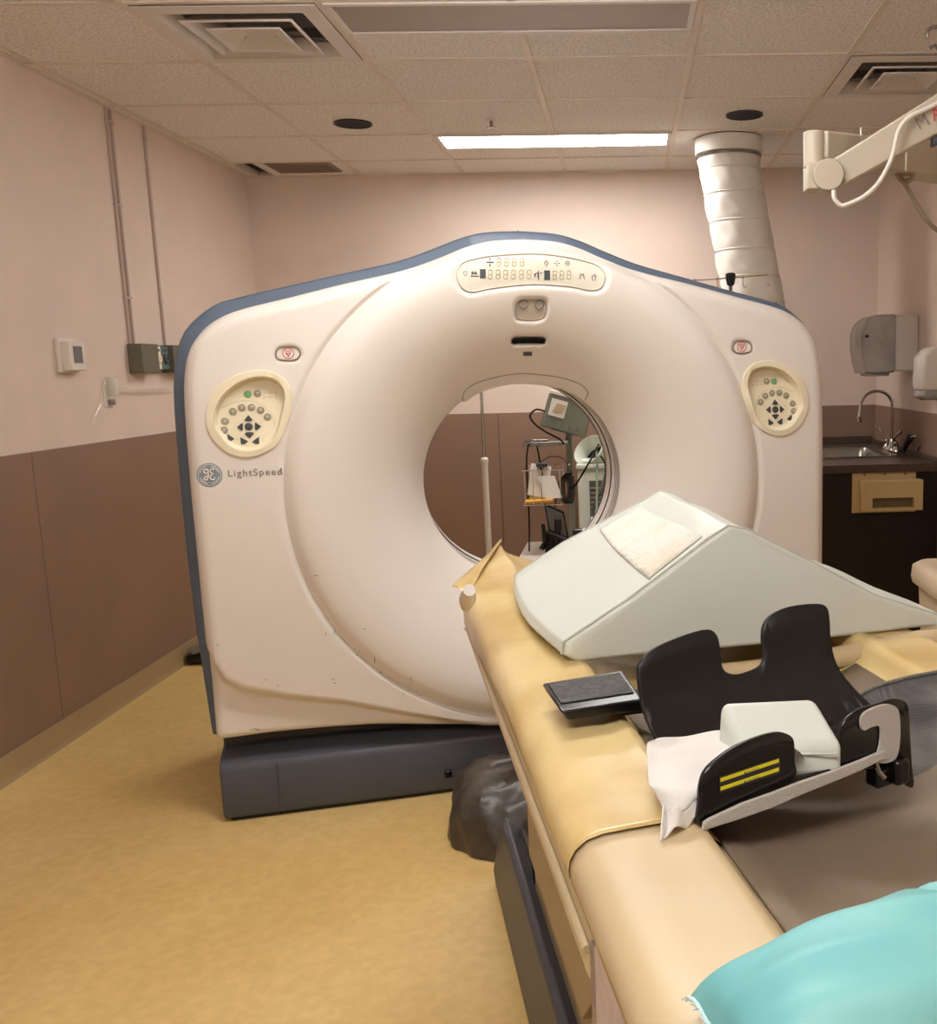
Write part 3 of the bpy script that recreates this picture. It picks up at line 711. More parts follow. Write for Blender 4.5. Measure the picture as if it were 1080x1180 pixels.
# ================================================================== patient table
tb = thing('patient_table', 'long scanner table under yellow plastic and tan vinyl, running from the scanner to the camera', 'table', TW(0, 1.9, 0), A14)
def side_prof(t):                            # (s,z) left half profile of the top, from outside in
    return [(-.341, .931), (-.342, .940), (-.3405, .949), (-.335, .958), (-.324, .967), (-.308, .971), (-.28, .972), (-.245, .972), (-.226, .976), (-.216, .974), (-.208, .962),
            (-.203, .950), (-.192, .942), (-.16, .928), (-.11, .915), (-.05, .907), (0, .905)]
PR = side_prof(0)
PRF = PR+[(-s, z) for s, z in reversed(PR[:-1])]
def wr(s, t, a):                             # soft wrinkles of the plastic
    return a*(math.sin(t*23+s*9)+.6*math.sin(t*51-s*31+1)+.5*math.sin(s*47+t*13)+.5*math.sin(t*9+2))
def top_sheet(t0, t1, nt, lift, amp, drop=0, endcut=False):
    mb = MB(); n = len(PRF)
    for i in range(nt+1):
        k = i/nt
        for j, (s, z) in enumerate(PRF):
            tt = t0+(t1-t0)*k
            if endcut:                       # far end: flanges stop earlier than the cradle
                a = abs(s); st = t0 if a < .205 else t0+(a-.205)*(1.17-t0)/.135
                tt = st+(t1-st)*k
            zz = z+lift+wr(s, tt, amp)
            if j in (0, n-1): zz -= .045*(1-smooth(1.1, 1.9, tt))
            if abs(s) > .33: zz += drop*math.sin(tt*17)*.5-drop*.3
            ss = s*(1+lift*1.2)
            mb.v.append(TW(ss, tt, zz))
    for i in range(nt):
        for j in range(n-1): mb.f.append((i*n+j, i*n+j+1, (i+1)*n+j+1, (i+1)*n+j))
    return mb
PRALL = PRF
build(top_sheet(.72, 2.335, 130, .0022, .0009, .003, True), 'plastic_cover', 'plastic_cover', tb, solid=.0008, sharp=80, sol_off=0)
# far corner flap of the cover hanging at the cradle end
_fa = on_plane(520.5, 675, TW(-.366, 0, 0), UU); _fb = TW(-.207, .715, .975)
def flap(a, b):
    o_ = _fa.lerp(_fb, a); i_ = TW(-.338+.128*a, 1.27-.52*a, .952+.022*min(1, a*3)+.009)
    return o_.lerp(i_, b)+ZV*(.004*math.sin(a*7+b*3)*math.sin(math.pi*b)+.004*math.sin(math.pi*b))
ZV = Vector((0, 0, 1))
fl = MB().grid(flap, 16, 8)
build(fl, 'cover_flap', 'plastic_cover', tb, solid=.0008)
# vinyl flanges and ribbed mat near the foot end
n = len(PRF)
def sub_sheet(t0, t1, nt, lift, j0, j1, amp=.0005):
    mb = MB(); w = j1-j0
    for i in range(nt+1):
        tt = t0+(t1-t0)*i/nt
        for j in range(j0, j1): s, z = PRF[j]; mb.v.append(TW(s, tt, z+lift+wr(s, tt, amp)))
    for i in range(nt):
        for j in range(w-1): mb.f.append((i*w+j, i*w+j+1, (i+1)*w+j+1, (i+1)*w+j))
    return mb
build(sub_sheet(2.33, 3.05, 30, .0, 0, 14), 'vinyl_edge', 'vinyl', tb, solid=.002, sharp=80)
build(sub_sheet(2.33, 3.05, 30, .0, n-14, n), 'vinyl_edge', 'vinyl', tb, solid=.002, sharp=80)
build(sub_sheet(1.86, 3.05, 40, .0065, 12, n-12, .0002), 'ribbed_mat', 'ribcloth', tb, solid=.004, sharp=80)
# transverse crease where the cover is bunched under the cushion
fo = []
for k in range(15):
    s_ = -.07+.50*k/14; zc_ = .945+.012*min(1, k/9)+.010*smooth(.16, .26, s_); h_ = .012+.002*math.sin(k*1.3)
    fo.append([TW(s_, 1.835+a, zc_+b*h_/.012+.03*(s_ > .2)*0) for a, b in ((-.030, -.012), (-.030, .004), (-.012, .010), (.004, .010), (.014, .005), (.018, -.004), (.016, -.012))])
build(MB().loft(fo), 'cover_fold', 'vinyl', tb, sharp=70)
# body rail below the cover
bl = []
for t_ in (1.12, 2.384):
    bl.append([TW(s, t_, z) for s, z in ((-.331, .938), (-.333, .890), (-.337, .862), (-.325, .850), (-.20, .842), (.20, .842), (.325, .850), (.337, .862), (.333, .890), (.331, .938), (.15, .90), (-.15, .90))])
build(MB().loft(bl), 'body_rail', 'tbody', tb, bevel=.003, sharp=40)
build(MB().tube([TW(-.335, 1.10, .86), TW(-.336, 1.2, .885), TW(-.3365, 2.38, .888)], .004, 6), 'rail_bead', 'tbody', tb)
build(MB().tube([on_plane(x, y, TW(-.376, 0, 0), UU) for x, y in ((541, 680), (539, 690), (537, 699))], [.009, .013, .008], 12), 'rail_end_cap', 'gwhite', tb)
build(MB().tbox(-.19, .19, .78, 1.14, .845, .898), 'cradle_tongue', 'tbody', tb, bevel=.01)
# telescoping side panels
def pan(pts, s, th, name, m_): build(MB().prism([TW(s, t_, z) for t_, z in pts], UU*th), name, m_, tb, bevel=.003)
pan([(1.05, .84), (2.06, .84), (2.16, .80), (1.66, .30), (1.05, .30)], -.215, .43, 'upper_cover', 'tpanel')
pan([(1.02, .55), (2.30, .55), (2.42, .30), (2.42, .13), (1.02, .13)], -.200, .40, 'lower_cover', 'tpanel')
pan([(.93, .80), (1.3, .80), (1.3, .16), (.93, .16)], -.19, .38, 'inner_cover', 'grey')
# foot end skirt with peeling paper
build(MB().tbox(-.336, .336, 2.387, 2.97, .42, .903), 'foot_skirt', 'tskirt', tb, bevel=.004)
build(MB().prism([on_plane(x, y, TW(-.3365, 0, 0), UU) for x, y in ((687,1090),(694,1088),(708,1112),(722,1145),(745,1195),(748,1240),(690,1240),(689,1150))], -UU*.0015), 'peeling_label', 'paper', tb)
# dark base frame
bp_ = [(-.258, 0), (-.262, .05), (-.240, .205), (-.225, .216), (-.178, .176), (-.170, .10), (-.165, 0)]
for sg in (-1, 1):
    L_ = [[TW(sg*(s*.985), t_, z*k) for s, z in bp_] for t_, k in ((.60, .80), (.64, .97), (.70, 1), (2.62, 1), (2.68, .95))]
    build(MB().loft(L_), 'base_rail', 'gdark', tb, bevel=.004, sharp=35)
build(MB().tbox(-.17, .17, .62, 2.6, .0, .14), 'base_pan', 'gdark', tb, bevel=.004)
build(MB().tube([TW(-.19, .68, .185), TW(-.19, .78, .225), TW(-.19, .95, .225), TW(-.19, 1.0, .185)], .009, 8), 'base_handle', 'black', tb)

# ================================================================== wrapped lump on the floor at the scanner foot
def lump(a, b):
    th = 2*math.pi*a; ph = b*math.pi/2; r = 1+.07*math.sin(3*th+1)+.03*math.sin(7*th+b*5)+.022*math.sin(17*th-b*11)
    rr = math.cos(ph)**.45*r
    z = .190*math.sin(ph)**.8*(1+.12*math.sin(th*2+1))+.005*math.sin(9*th+b*17)
    return TW(-.125+.24*rr*math.cos(th), .255+.235*rr*math.sin(th), max(.002, z))
build(MB().grid(lump, 64, 16, True), 'wrapped_bundle', 'bagp', label='lump wrapped in dark wrinkled plastic on the floor under the table, at the scanner base', cat='bundle', sharp=25)

# ================================================================== wedge cushion
wg = thing('wedge_cushion', 'large pale grey-green vinyl wedge cushion lying across the table, white patch on its slope', 'cushion', TW(.08, 1.55, .975), A14)
def wsec(t_, k):                             # section at t_, k: 0 front, 1 back
    ax = .018+(.058-.018)*k; az = 1.163-(.012)*k
    bu = .022*math.sin(math.pi*min(1, max(0, k)))**.7
    base = [(-.232, .978), (-.250-bu, .990), (-.247-bu*.8, 1.008)]
    pts = base+[(-.15, 1.0585+.004), (ax-.035, az-.012), (ax-.008, az+.002), (ax+.022, az-.006), (ax+.12, az-.062), (ax+.24, az-.132+.004), (.365, .995), (.395, .984), (.395, .977), (.32, .974), (.2, .976), (0, .977), (-.15, .978)]
    return [TW(s, t_, z+.002*math.sin(s*30+t_*20)) for s, z in pts]
def shrink(L_, k, dt):
    c = sum(L_, Vector())/len(L_); return [c+(p-c)*k-NN*dt for p in L_]
Ls = [shrink(wsec(1.80, 0), .955, .004), shrink(wsec(1.80, 0), .985, .001)]+[wsec(1.793-.51*i/8, i/8) for i in range(9)]+[shrink(wsec(1.283, 1), .97, -.008)]
build(MB().loft(Ls), 'cushion_body', 'vinylw', wg, bevel=.004, sharp=50)
for tt, kk in ((1.797, 0),):
    L_ = wsec(tt, kk); build(MB().tube(L_[1:12], .0022, 6), 'piping', 'piping', wg)
L_ = wsec(1.284, 1); build(MB().tube(L_[1:12], .0022, 6), 'piping', 'piping', wg)
# patch on the left slope
def slope_pt(a, k, off=.003):                # a: along slope 0 (bottom) .. 1 (apex)
    L_ = wsec(1.793-.51*k, k); pts = L_[2:5]; d = [(pts[i+1]-pts[i]).length for i in range(2)]; x = a*sum(d)
    p = pts[0].lerp(pts[1], x/d[0]) if x < d[0] else pts[1].lerp(pts[2], (x-d[0])/d[1])
    return p+(UU*-.58+Vector((0, 0, .81)))*off
quad = []
for px, py in ((747,666), (690,610), (738,582), (809,617)):
    best = min(((slope_pt(i/60, j/60), i/60, j/60) for i in range(61) for j in range(61)), key=lambda q: (lambda d: (d.x)**2+(d.y)**2)(Vector(((q[0]-CAMP).dot(RT)/(q[0]-CAMP).dot(FW)*F+CX-px, CY-(q[0]-CAMP).dot(UP)/(q[0]-CAMP).dot(FW)*F-py))))
    quad.append((best[1], best[2]))
def vq(a, b):
    A = np.array(quad[0])*(1-a)+np.array(quad[1])*a; B = np.array(quad[3])*(1-a)+np.array(quad[2])*a; q = A*(1-b)+B*b
    return slope_pt(q[0], q[1], .003+.0008*math.sin(a*17)*math.sin(b*13))
build(MB().grid(vq, 14, 14), 'patch', 'velcrow', wg, solid=.0015, label='square off-white fuzzy patch')

# ================================================================== black arm board / tray left of the holder
tr = thing('arm_board', 'small glossy black board on the table between wedge and head holder', 'board', TW(-.22, 1.9, .975), A14)
zt = 1.005
q = [on_z(*p, zt) for p in ((624,787),(718,772),(742,806),(646,820))]
e = [on_z(*p, zt-.012) for p in ((630,797),(716,785),(745,818),(655,829))]
build(MB().loft([[v+Vector((0, 0, -.002)) for v in e], q]), 'board_top', 'black', tr, bevel=.004, segs=3)
qs = [q[0].lerp(q[1], .06).lerp(q[3].lerp(q[2], .06), .10), q[0].lerp(q[1], .94).lerp(q[3].lerp(q[2], .94), .10), q[0].lerp(q[1], .94).lerp(q[3].lerp(q[2], .94), .78), q[0].lerp(q[1], .06).lerp(q[3].lerp(q[2], .06), .78)]
build(MB().prism(qs, (0, 0, .0015)), 'grip_pad', mat('grained_black', (34, 33, 31), .45, var=.5, vscale=40, bump=.7, bscale=50), tr, bevel=.0006)
c = (q[0]+q[1]+q[2]+q[3])/4
build(MB().obox(c+Vector((.05, .01, -.0205)), UU*.03, NN*.02, Vector((0, 0, .010))), 'foot_block', 'blackm', tr, bevel=.003)

# ================================================================== head holder
HZ = .978
P0 = on_z(805, 951, HZ)
AX = (on_z(1042, 872, HZ)-P0).normalized(); BX = Vector((-AX.y, AX.x, 0))
ZV = Vector((0, 0, 1))
hh = thing('head_holder', 'black moulded head holder with notched back, short front wings and grey velcro front edge', 'head holder', P0+AX*.15+BX*.1, math.atan2(AX.y, AX.x))
def hp(a, d, h): return P0+AX*a+BX*d+ZV*h
def plane_poly(pxs, d0, tilt):               # unproject on a wall that starts d0 behind the front edge and leans back
    p = hp(0, d0, 0); n_ = (BX-ZV*tilt).normalized(); return [on_plane(x, y, p, n_) for x, y in pxs]
def plate(pxs, d0, tilt, th, name, m_, parent, smoothn=5, bow=0, a_mid=.15, sub=1, bot=0):
    pp = catmull(plane_poly(pxs, d0, tilt), smoothn); pp = [Vector(p) for p in pp]
    bm = bmesh.new(); vs = [bm.verts.new(p) for p in pp]; f_ = bm.faces.new(vs)
    bmesh.ops.triangulate(bm, faces=[f_])
    for k in range(3): bmesh.ops.subdivide_edges(bm, edges=[e_ for e_ in bm.edges if e_.calc_length() > .02], cuts=1, use_grid_fill=False); bmesh.ops.triangulate(bm, faces=bm.faces[:])
    for v in bm.verts:
        a = (v.co-P0).dot(AX); h = (v.co-P0).z
        v.co += BX*(bow*((a-a_mid)/.15)**2)
        if bot: v.co -= BX*bot*max(0, 1-max(0, h)/.06)**2
    mb = MB(); bm.verts.index_update(); mb.v = [v.co.copy() for v in bm.verts]; mb.f = [tuple(v.index for v in f.verts) for f in bm.faces]; bm.free()
    return build(mb, name, m_, parent, solid=th, sol_off=0, sharp=60)
back_px = [(733,775),(736,762),(752,747),(780,735),(805,727),(818,726),(826,735),(829,755),(832,771),(843,777),(858,774),(873,766),(877,755),(875,735),(877,718),(886,706),(905,697),(930,693),(940,697),(943,712),(945,738),(952,768),(966,800),(978,822),(975,845),(940,862),(880,868),(800,868),(757,868),(745,852),(737,815)]
plate(back_px, .185, .22, .005, 'back_wall', 'blackm', hh, 4, bow=-.012, bot=.04)
# trough floor
_tc = [on_z(806, 950, HZ), on_z(1036, 876, HZ), on_z(990, 842, HZ), on_z(752, 862, HZ)]
fl = MB().grid(lambda a, b: _tc[0].lerp(_tc[1], a).lerp(_tc[3].lerp(_tc[2], a), b)+ZV*(.003+.012*(2*b-1)**2-.006), 16, 10)
build(fl, 'trough', 'black', hh, solid=.005, sharp=60)
wl_px = [(805,950),(805,925),(806,905),(812,888),(825,875),(845,861),(870,850),(892,844),(905,845),(913,853),(914,875),(914,895),(880,915),(840,935)]
wl = plate(wl_px, .0, .06, .005, 'front_wing', 'black', hh, 4)
wr_px = [(968,885),(967,860),(968,840),(975,827),(990,817),(1010,811),(1030,805),(1042,809),(1046,822),(1047,845),(1049,880),(1051,905),(1043,903),(1036,878),(1000,886)]
plate(wr_px, .0, .06, .005, 'front_wing', 'black', hh, 4)
def on_wing(x, y, off=.004): return on_plane(x, y, hp(0, 0, 0), (BX-ZV*.06).normalized())-BX*off
# velcro pieces
build(MB().prism([on_wing(x, y, .0035) for x, y in catmull([(988,826),(993,819),(1005,813),(1018,810),(1028,813),(1032,822),(1033,845),(1030,868),(1022,876),(1008,877),(1006,870),(1010,855),(1010,836),(1000,836),(992,840),(988,836)], 3)], -BX*.0025), 'velcro_patch', 'velcro', hh)
edge = [on_wing(*p, .004) for p in ((806,945),(813,940),(850,923),(884,911),(918,898),(951,887),(985,874),(1009,864),(1016,862))]
edg2 = [on_wing(*p, .004) for p in ((805,954),(813,951.5),(850,940),(884,928),(918,913),(951,900),(985,886),(1009,874),(1016,872))]
mb = MB()
for a, b in zip(edge, edg2): mb.v += [a, b, b-BX*.004, a-BX*.004]
k = len(edge)
for i in range(k-1):
    for j in range(4): mb.f.append((i*4+j, i*4+(j+1) % 4, (i+1)*4+(j+1) % 4, (i+1)*4+j))
mb.f += [(0,1,2,3), tuple((k-1)*4+j for j in (3,2,1,0))]
build(mb, 'velcro_strip', 'velcro', hh, bevel=.001)
# caution stickers on the left wing
def stk(x0, y0, x1, y1, h_, m_, nm, off=.0032): return build(MB().prism([on_wing(x0, y0, off), on_wing(x1, y1, off), on_wing(x1, y1+h_, off), on_wing(x0, y0+h_, off)], -BX*.0005), nm, m_, hh)
stk(827, 894, 897, 871, 19, mat('sticker_backing', (44, 42, 44), .35), 'sticker', .0028)
sy = .0
stk(828, 895.5, 895, 873, 4.2, 'caution', 'caution_stripe'); stk(828, 905.5, 895, 883, 4.2, 'caution', 'caution_stripe')
for (bx, by) in ((858, 889.6), (858, 899.8)):
    o_ = on_wing(bx, by, .0040); ex = (on_wing(895, 873+by-885.3, .0040)-on_wing(850, 888.1+by-885.3-.0, .0040)).normalized()
    text_mesh('CAUTION', .0034, lambda x, y, o_=o_, ex=ex: o_+ex*x+ZV*y, 'lettering', 'ink', hh)
    build(MB().prism([o_-ex*.0036, o_-ex*.0008, o_-ex*.0022+ZV*.0028], -BX*.0003), 'warning_triangle', 'ink', hh)
for (bx, by, s_) in ((831, 904, 'Handle with care'), (831, 914, 'Handle with care')):
    pass
# black clip under the right wing
build(MB().obox(on_z(1015, 893, .962), AX*.014, BX*.010, ZV*.010), 'clip', 'black', hh, bevel=.003)
build(MB().tube([on_z(1008, 876, .985), on_z(1013, 889, .972), on_z(1020, 897, .965)], .003, 6), 'clip_pin', 'steel', hh)
build(MB().obox(on_z(1036, 888, .968), AX*.010, BX*.008, ZV*.014), 'clip', 'black', hh, bevel=.004)

# pad in the holder
pd = MB()
def pad_pt(a, b, c):                         # a along, b front->back, c bottom->top
    return hp(.088+.158*a+(.02*b), .022+.125*b, .012+(.030+.040*b)*c)
def sup(n=28):
    L_ = []
    for i in range(n):
        th = 2*math.pi*i/n; cx_, sy_ = math.cos(th), math.sin(th)
        L_.append((.5+.5*math.copysign(abs(cx_)**.35, cx_), .5+.5*math.copysign(abs(sy_)**.35, sy_)))
    return L_
pq = [on_z(828, 807, HZ+.074), on_z(940, 802, HZ+.074), on_z(973, 857, HZ+.040), on_z(858, 862, HZ+.040)]
pb = [Vector((p.x, p.y, HZ+.004)) for p in pq]; pb[0] += AX*-.006; pb[3] += AX*-.004
pad = thing('foam_pad', 'thick pale vinyl pad resting inside the black head holder', 'pad', hp(.16, .08, .012), math.atan2(AX.y, AX.x))
build(MB().loft([pb, pq]), 'pad_body', 'vinylw', pad, bevel=.009, segs=4, sharp=70)
mb = MB().tube([pb[3].lerp(pq[3], .76)+BX*-.0006+AX*.009, pb[2].lerp(pq[2], .76)+BX*-.0006-AX*.009], .0011, 6)
build(mb, 'seam', 'piping', pad)
lq = [on_z(x, y, z) for x, y, z in ((913, 858, HZ+.040), (922, 866, HZ+.042), (931, 880, HZ+.015), (930, 888, HZ+.008), (915, 893, HZ+.008))]
build(MB().prism(lq, BX*.004), 'loose_cloth_end', 'linen', label='small white cloth corner showing between front wing and pad of the head holder', cat='cloth', bevel=.0015)

# white cloth liner hanging out of the left end
rows_px = [([(749,856),(790,849),(838,844)], .034), ([(745,862),(790,862),(850,858)], .030), ([(746,885),(790,888),(858,882)], .034), ([(749,904),(790,912),(828,903)], .028), ([(759,922),(783,932),(806,920)], .018), ([(763,938),(783,938),(803,933)], .012), ([(759,967),(780,957),(803,948)], .000)]
grid_pts = [[on_z(x, y, HZ+h) for x, y in catmull(pxs, 8, False)] for pxs, h in rows_px]
cg = []
for j in range(len(grid_pts[0])):
    cg.append(catmull([tuple(r_[j]) for r_ in grid_pts], 6, False))
def cl(a, b):
    i = round(a*(len(cg)-1)); j = round(b*(len(cg[0])-1)); p = Vector(cg[i][j])
    f_ = .0035*math.sin(b*24+a*3)*(.4+.6*b)+.002*math.sin(a*9+b*11)+.006*math.sin(a*13-b*5)*smooth(.55, .85, b)*(1-.7*smooth(.9, 1, b))
    return p+ZV*f_
build(MB().grid(cl, len(cg)-1, len(cg[0])-1), 'cloth_liner', 'linen', solid=.002, sub=1, label='crumpled white cloth liner spilling out of the left end of the black head holder', cat='cloth', sharp=80)

# woven carbon cradle right of the holder
cpx = [[(975,812),(1005,794),(1045,782),(1080,775),(1130,764)], [(1000,838),(1030,818),(1060,812),(1085,808),(1130,800)], [(1030,870),(1050,865),(1068,862),(1090,860),(1130,855)], [(1047,898),(1056,905),(1070,908),(1090,906),(1130,898)]]
tz = [(2.03, ), (2.10, ), (2.17, ), (2.22, )]
gp = []
for r_, tt in zip(cpx, (2.03, 2.115, 2.18, 2.21)): gp.append([tuple(at_t(x, y, tt)) for x, y in catmull(r_, 5, False)])
cc_ = [catmull([g[j] for g in gp], 6, False) for j in range(len(gp[0]))]
ch = thing('carbon_cradle', 'grey woven carbon-fibre cradle at the right edge beside the black head holder', 'cradle', Vector(gp[3][8])-ZV*.02, A14)
build(MB().grid(lambda a, b: cc_[round(a*(len(cc_)-1))][round(b*(len(cc_[0])-1))], len(cc_)-1, len(cc_[0])-1), 'shell', 'carbon', ch, solid=.006, sharp=80)
build(MB().tube([Vector(p)+ZV*.001 for p in gp[0]], .0028, 6), 'stitched_rim', mat('frayed_rim', (150, 145, 135), .8, bump=1, bscale=400), ch)
build(MB().tube([Vector(cc_[0][k]) for k in range(0, len(cc_[0]), 2)], .006, 8), 'rim', 'black', ch)
build(MB().tube([Vector(p)-ZV*.004 for p in gp[3]], .007, 8), 'lower_rim', 'black', ch)

# ================================================================== teal pillow
PC = [on_z(794, 1150, .995), on_z(1150, 1030, 1.02), on_z(1330, 1190, 1.0), on_z(880, 1330, .99)]
def pil(a, b, top):
    A = PC[0].lerp(PC[1], a); B = PC[3].lerp(PC[2], a); p = A.lerp(B, b)
    ea = 4*a*(1-a); eb = 4*b*(1-b); e_ = (ea*eb)**.42
    # edges pull in a little between the corners
    mid = (PC[0]+PC[1]+PC[2]+PC[3])/4
    pull = .05*(ea*(1-eb)+eb*(1-ea)); p = p.lerp(mid, pull)
    w_ = .003*math.sin(a*19+b*7)*(1-e_)+.0025*math.sin(b*23-a*11)*(1-e_*.5)
    crease = -.012*math.exp(-((a-.62-.35*b)/.025)**2)*(1-b)**2
    z = (.060*e_+w_+crease*e_) if top else -(.028*e_)
    return p+ZV*z
pl = thing('pillow', 'teal vinyl pillow on the near end of the table', 'pillow', on_z(1080, 1150, .96), A14)
mb = MB().grid(lambda a, b: pil(a, b, True), 48, 48).grid(lambda a, b: pil(a, b, False), 48, 48)
build(mb, 'pillow_body', 'teal', pl, sharp=120)
mb = MB(); random.seed(3)
for k in range(70):
    b = k/70; p = pil(0, b, True); mb.tube([p, p+Vector((random.uniform(-.006, -.001), random.uniform(-.004, .004), random.uniform(-.003, .002)))], .0006, 3)
build(mb, 'frayed_seam', 'teald', pl, kind='stuff')
build(MB().tube([pil(0, k/20, True) for k in range(21)], .0018, 5), 'side_seam', 'teald', pl)

# ================================================================== left wall fittings
def wl(px, py): return on_x(px, py, XL)
def lbox(mb, y0, y1, z0, z1, d0, d1): return mb.box((XL+d0, y0, z0), (XL+d1, y1, z1))
t = thing('thermostat', 'small white wall thermostat with a dark square screen on the left wall', 'thermostat', (XL, 4.10, 1.43))
build(lbox(MB(), 4.022, 4.150, 1.425, 1.560, 0, .018), 'back_plate', 'thermo', t, bevel=.003)
build(lbox(MB(), 4.035, 4.145, 1.433, 1.545, .018, .050), 'case', 'thermo', t, bevel=.004)
build(lbox(MB(), 4.058, 4.120, 1.462, 1.528, .050, .052), 'screen', 'lcd', t)
# face turned to the room is thin from here: front bezel facing the camera
build(MB().box((XL+.018, 4.0335, 1.455), (XL+.046, 4.036, 1.53)), 'side_grille', 'thermo', t)
def conduit(y, label, d=.012, r=.0065, dbl=False):
    t = thing('wall_conduit', label, 'conduit', (XL+d, y, 1.55), group='vertical conduits on the left wall')
    build(MB().box((XL, y-r, 1.545), (XL+d, y+r, ZC-.002)), 'channel', 'conduit', t, bevel=.002)
    if dbl: build(MB().box((XL, y+r+.022, 1.545), (XL+d, y+r+.035, ZC-.002)), 'channel', 'conduit', t, bevel=.002)
    for z in (1.75, 2.15, 2.5): build(MB().box((XL, y-r-.006, z), (XL+d+.002, y+r+(.041 if dbl else .006), z+.008)), 'strap', 'conduit', t)
conduit(4.612, 'double mauve conduit running up the left wall, the one nearer the camera', dbl=True)
conduit(4.955, 'single mauve conduit running up the left wall beside the scanner')
t = thing('gas_outlet_box', 'olive grey wall box with two coloured outlets at the foot of the conduits', 'outlet box', (XL, 4.8, 1.42))
build(lbox(MB(), 4.590, 4.750, 1.420, 1.550, 0, .065), 'left_housing', 'olive', t, bevel=.003)
build(lbox(MB(), 4.905, 5.08, 1.420, 1.550, 0, .065), 'right_housing', 'olive', t, bevel=.003)
build(lbox(MB(), 4.750, 4.905, 1.430, 1.548, 0, .030), 'centre_housing', 'olive', t, bevel=.002)
for y0, m_, l_ in ((4.757, 'disp', 'pale yellow outlet'), (4.832, mat('outlet_green', (88, 110, 104), .5), 'dark green outlet')):
    pl_ = build(lbox(MB(), y0, y0+.068, 1.436, 1.542, .030, .042), 'outlet_plate', m_, t, bevel=.002, label=l_)
    c = Vector((XL+.042, y0+.034, 1.484))
    build(MB().lathe([(.024, 0), (.024, .006), (.017, .012), (.009, .012), (.008, .004), (0, .004)], c, (1, 0, 0), n=20), 'socket', 'cream' if m_ == 'disp' else 'ink', pl_)
    build(MB().box((XL+.042, y0+.014, 1.518), (XL+.0428, y0+.054, 1.530)), 'label_strip', 'ink', pl_)
t = thing('wall_holder', 'small clear plastic wall bracket holding a thin rod on the left wall', 'wall bracket', (XL, 4.38, 1.28))
build(lbox(MB(), 4.345, 4.415, 1.278, 1.400, 0, .004), 'back_plate', 'thermo', t, bevel=.001)
build(lbox(MB(), 4.365, 4.405, 1.325, 1.405, .004, .040), 'holder_cup', 'clear', t, bevel=.004)
build(lbox(MB(), 4.370, 4.400, 1.286, 1.310, .004, .022), 'holder_foot', 'steel', t, bevel=.003)
build(MB().tube([(XL+.03, 4.39, 1.355), (XL+.032, 4.65, 1.348), (XL+.034, 4.95, 1.345)], .005, 8), 'rod', 'clear', t)
pts = [wl(*p)+Vector((.008, 0, 0)) for p in ((120,437),(116,450),(114,465),(108,478),(104,492))]
t2 = build(MB().tube(catmull([tuple(p) for p in pts], 5, False), .0028, 6), 'hanging_cord', 'clear', label='thin clear cord hanging beside the wall bracket on the left wall', cat='cord')

# small black box on the floor behind the scanner's left side
t = thing('floor_pedal', 'small black foot pedal on the floor behind the left side of the scanner', 'foot pedal', (-2.07, 4.86, 0))
build(MB().box((-2.20, 4.78, 0), (-1.95, 4.95, .05)), 'pedal_base', 'black', t, bevel=.01)
build(MB().obox((-2.08, 4.86, .095), (.10, 0, .03), (0, .07, 0), (-.006, 0, .02)), 'pedal_plate', 'grey', t, bevel=.006)
build(MB().obox((-2.06, 4.86, .062), (.09, 0, .0), (0, .06, 0), (0, 0, .012)), 'pedal_hinge', 'blackm', t, bevel=.004)

# ================================================================== right side: sink counter
CXL, CYF, CZ = .900, 4.885, .895
ct = thing('sink_counter', 'dark cabinet with speckled laminate top in the back right corner', 'counter', ((CXL+XR)/2, (CYF+YB)/2, 0))
cbz = CZ-.040
build(MB().box((CXL+.02, CYF+.03, .0), (XR-.011, CYF+.05, cbz)), 'end_panel', 'cab', ct, bevel=.002, smooth=False)
build(MB().box((CXL+.04, CYF+.05, .0), (XR-.011, YB-.011, .10)), 'plinth', 'cab', ct, smooth=False)
for k in range(2): build(MB().box((CXL+.02, CYF+.054+k*.56, .10), (CXL+.04, CYF+.054+k*.56+.555, cbz)), 'cabinet_door', 'cab', ct, bevel=.002, smooth=False)
SX0, SX1, SY0, SY1 = 1.06, 1.425, 5.30, 5.86
mb = MB(); z0, z1 = CZ-.040, CZ
mb.box((CXL, CYF, z0), (XR-.011, SY0, z1)).box((CXL, SY1, z0), (XR-.011, YB-.011, z1)).box((CXL, SY0, z0), (SX0, SY1, z1)).box((SX1, SY0, z0), (XR-.011, SY1, z1))
build(mb, 'worktop', 'counter', ct, smooth=False)
build(MB().box((XR-.031, CYF+.005, CZ), (XR-.011, YB-.031, CZ+.025)), 'side_splash', 'counter', ct, bevel=.002)
build(MB().box((CXL, YB-.031, CZ), (XR-.031, YB-.011, CZ+.045)), 'back_splash', 'counter', ct, bevel=.002)
sk = thing('sink', 'stainless steel sink let into the corner counter', 'sink', ((SX0+SX1)/2, (SY0+SY1)/2, CZ))
def rect(x0, y0, x1, y1, z, r=.03, n=5):
    o_ = []
    for cx_, cy_, a0 in ((x1-r, y1-r, 0), (x0+r, y1-r, 90), (x0+r, y0+r, 180), (x1-r, y0+r, 270)):
        for k in range(n+1): a = math.radians(a0+90*k/n); o_.append(Vector((cx_+r*math.cos(a), cy_+r*math.sin(a), z)))
    return o_
g_ = .012
build(MB().loft([rect(SX0-.035, SY0-.035, SX1+.035, SY1+.035, CZ+.001), rect(SX0-.03, SY0-.03, SX1+.03, SY1+.03, CZ+.006), rect(SX0+g_, SY0+g_, SX1-g_, SY1-g_, CZ+.004, .05), rect(SX0+.02, SY0+.02, SX1-.02, SY1-.02, CZ-.02, .05), rect(SX0+.035, SY0+.035, SX1-.035, SY1-.035, CZ-.155, .06)], False, True), 'basin', 'steel', sk, sharp=50)
build(MB().lathe([(.035, 0), (.032, .003), (.02, .001), (0, .001)], ((SX0+SX1)/2, (SY0+SY1)/2, CZ-.155), n=20), 'drain', 'chrome', sk)
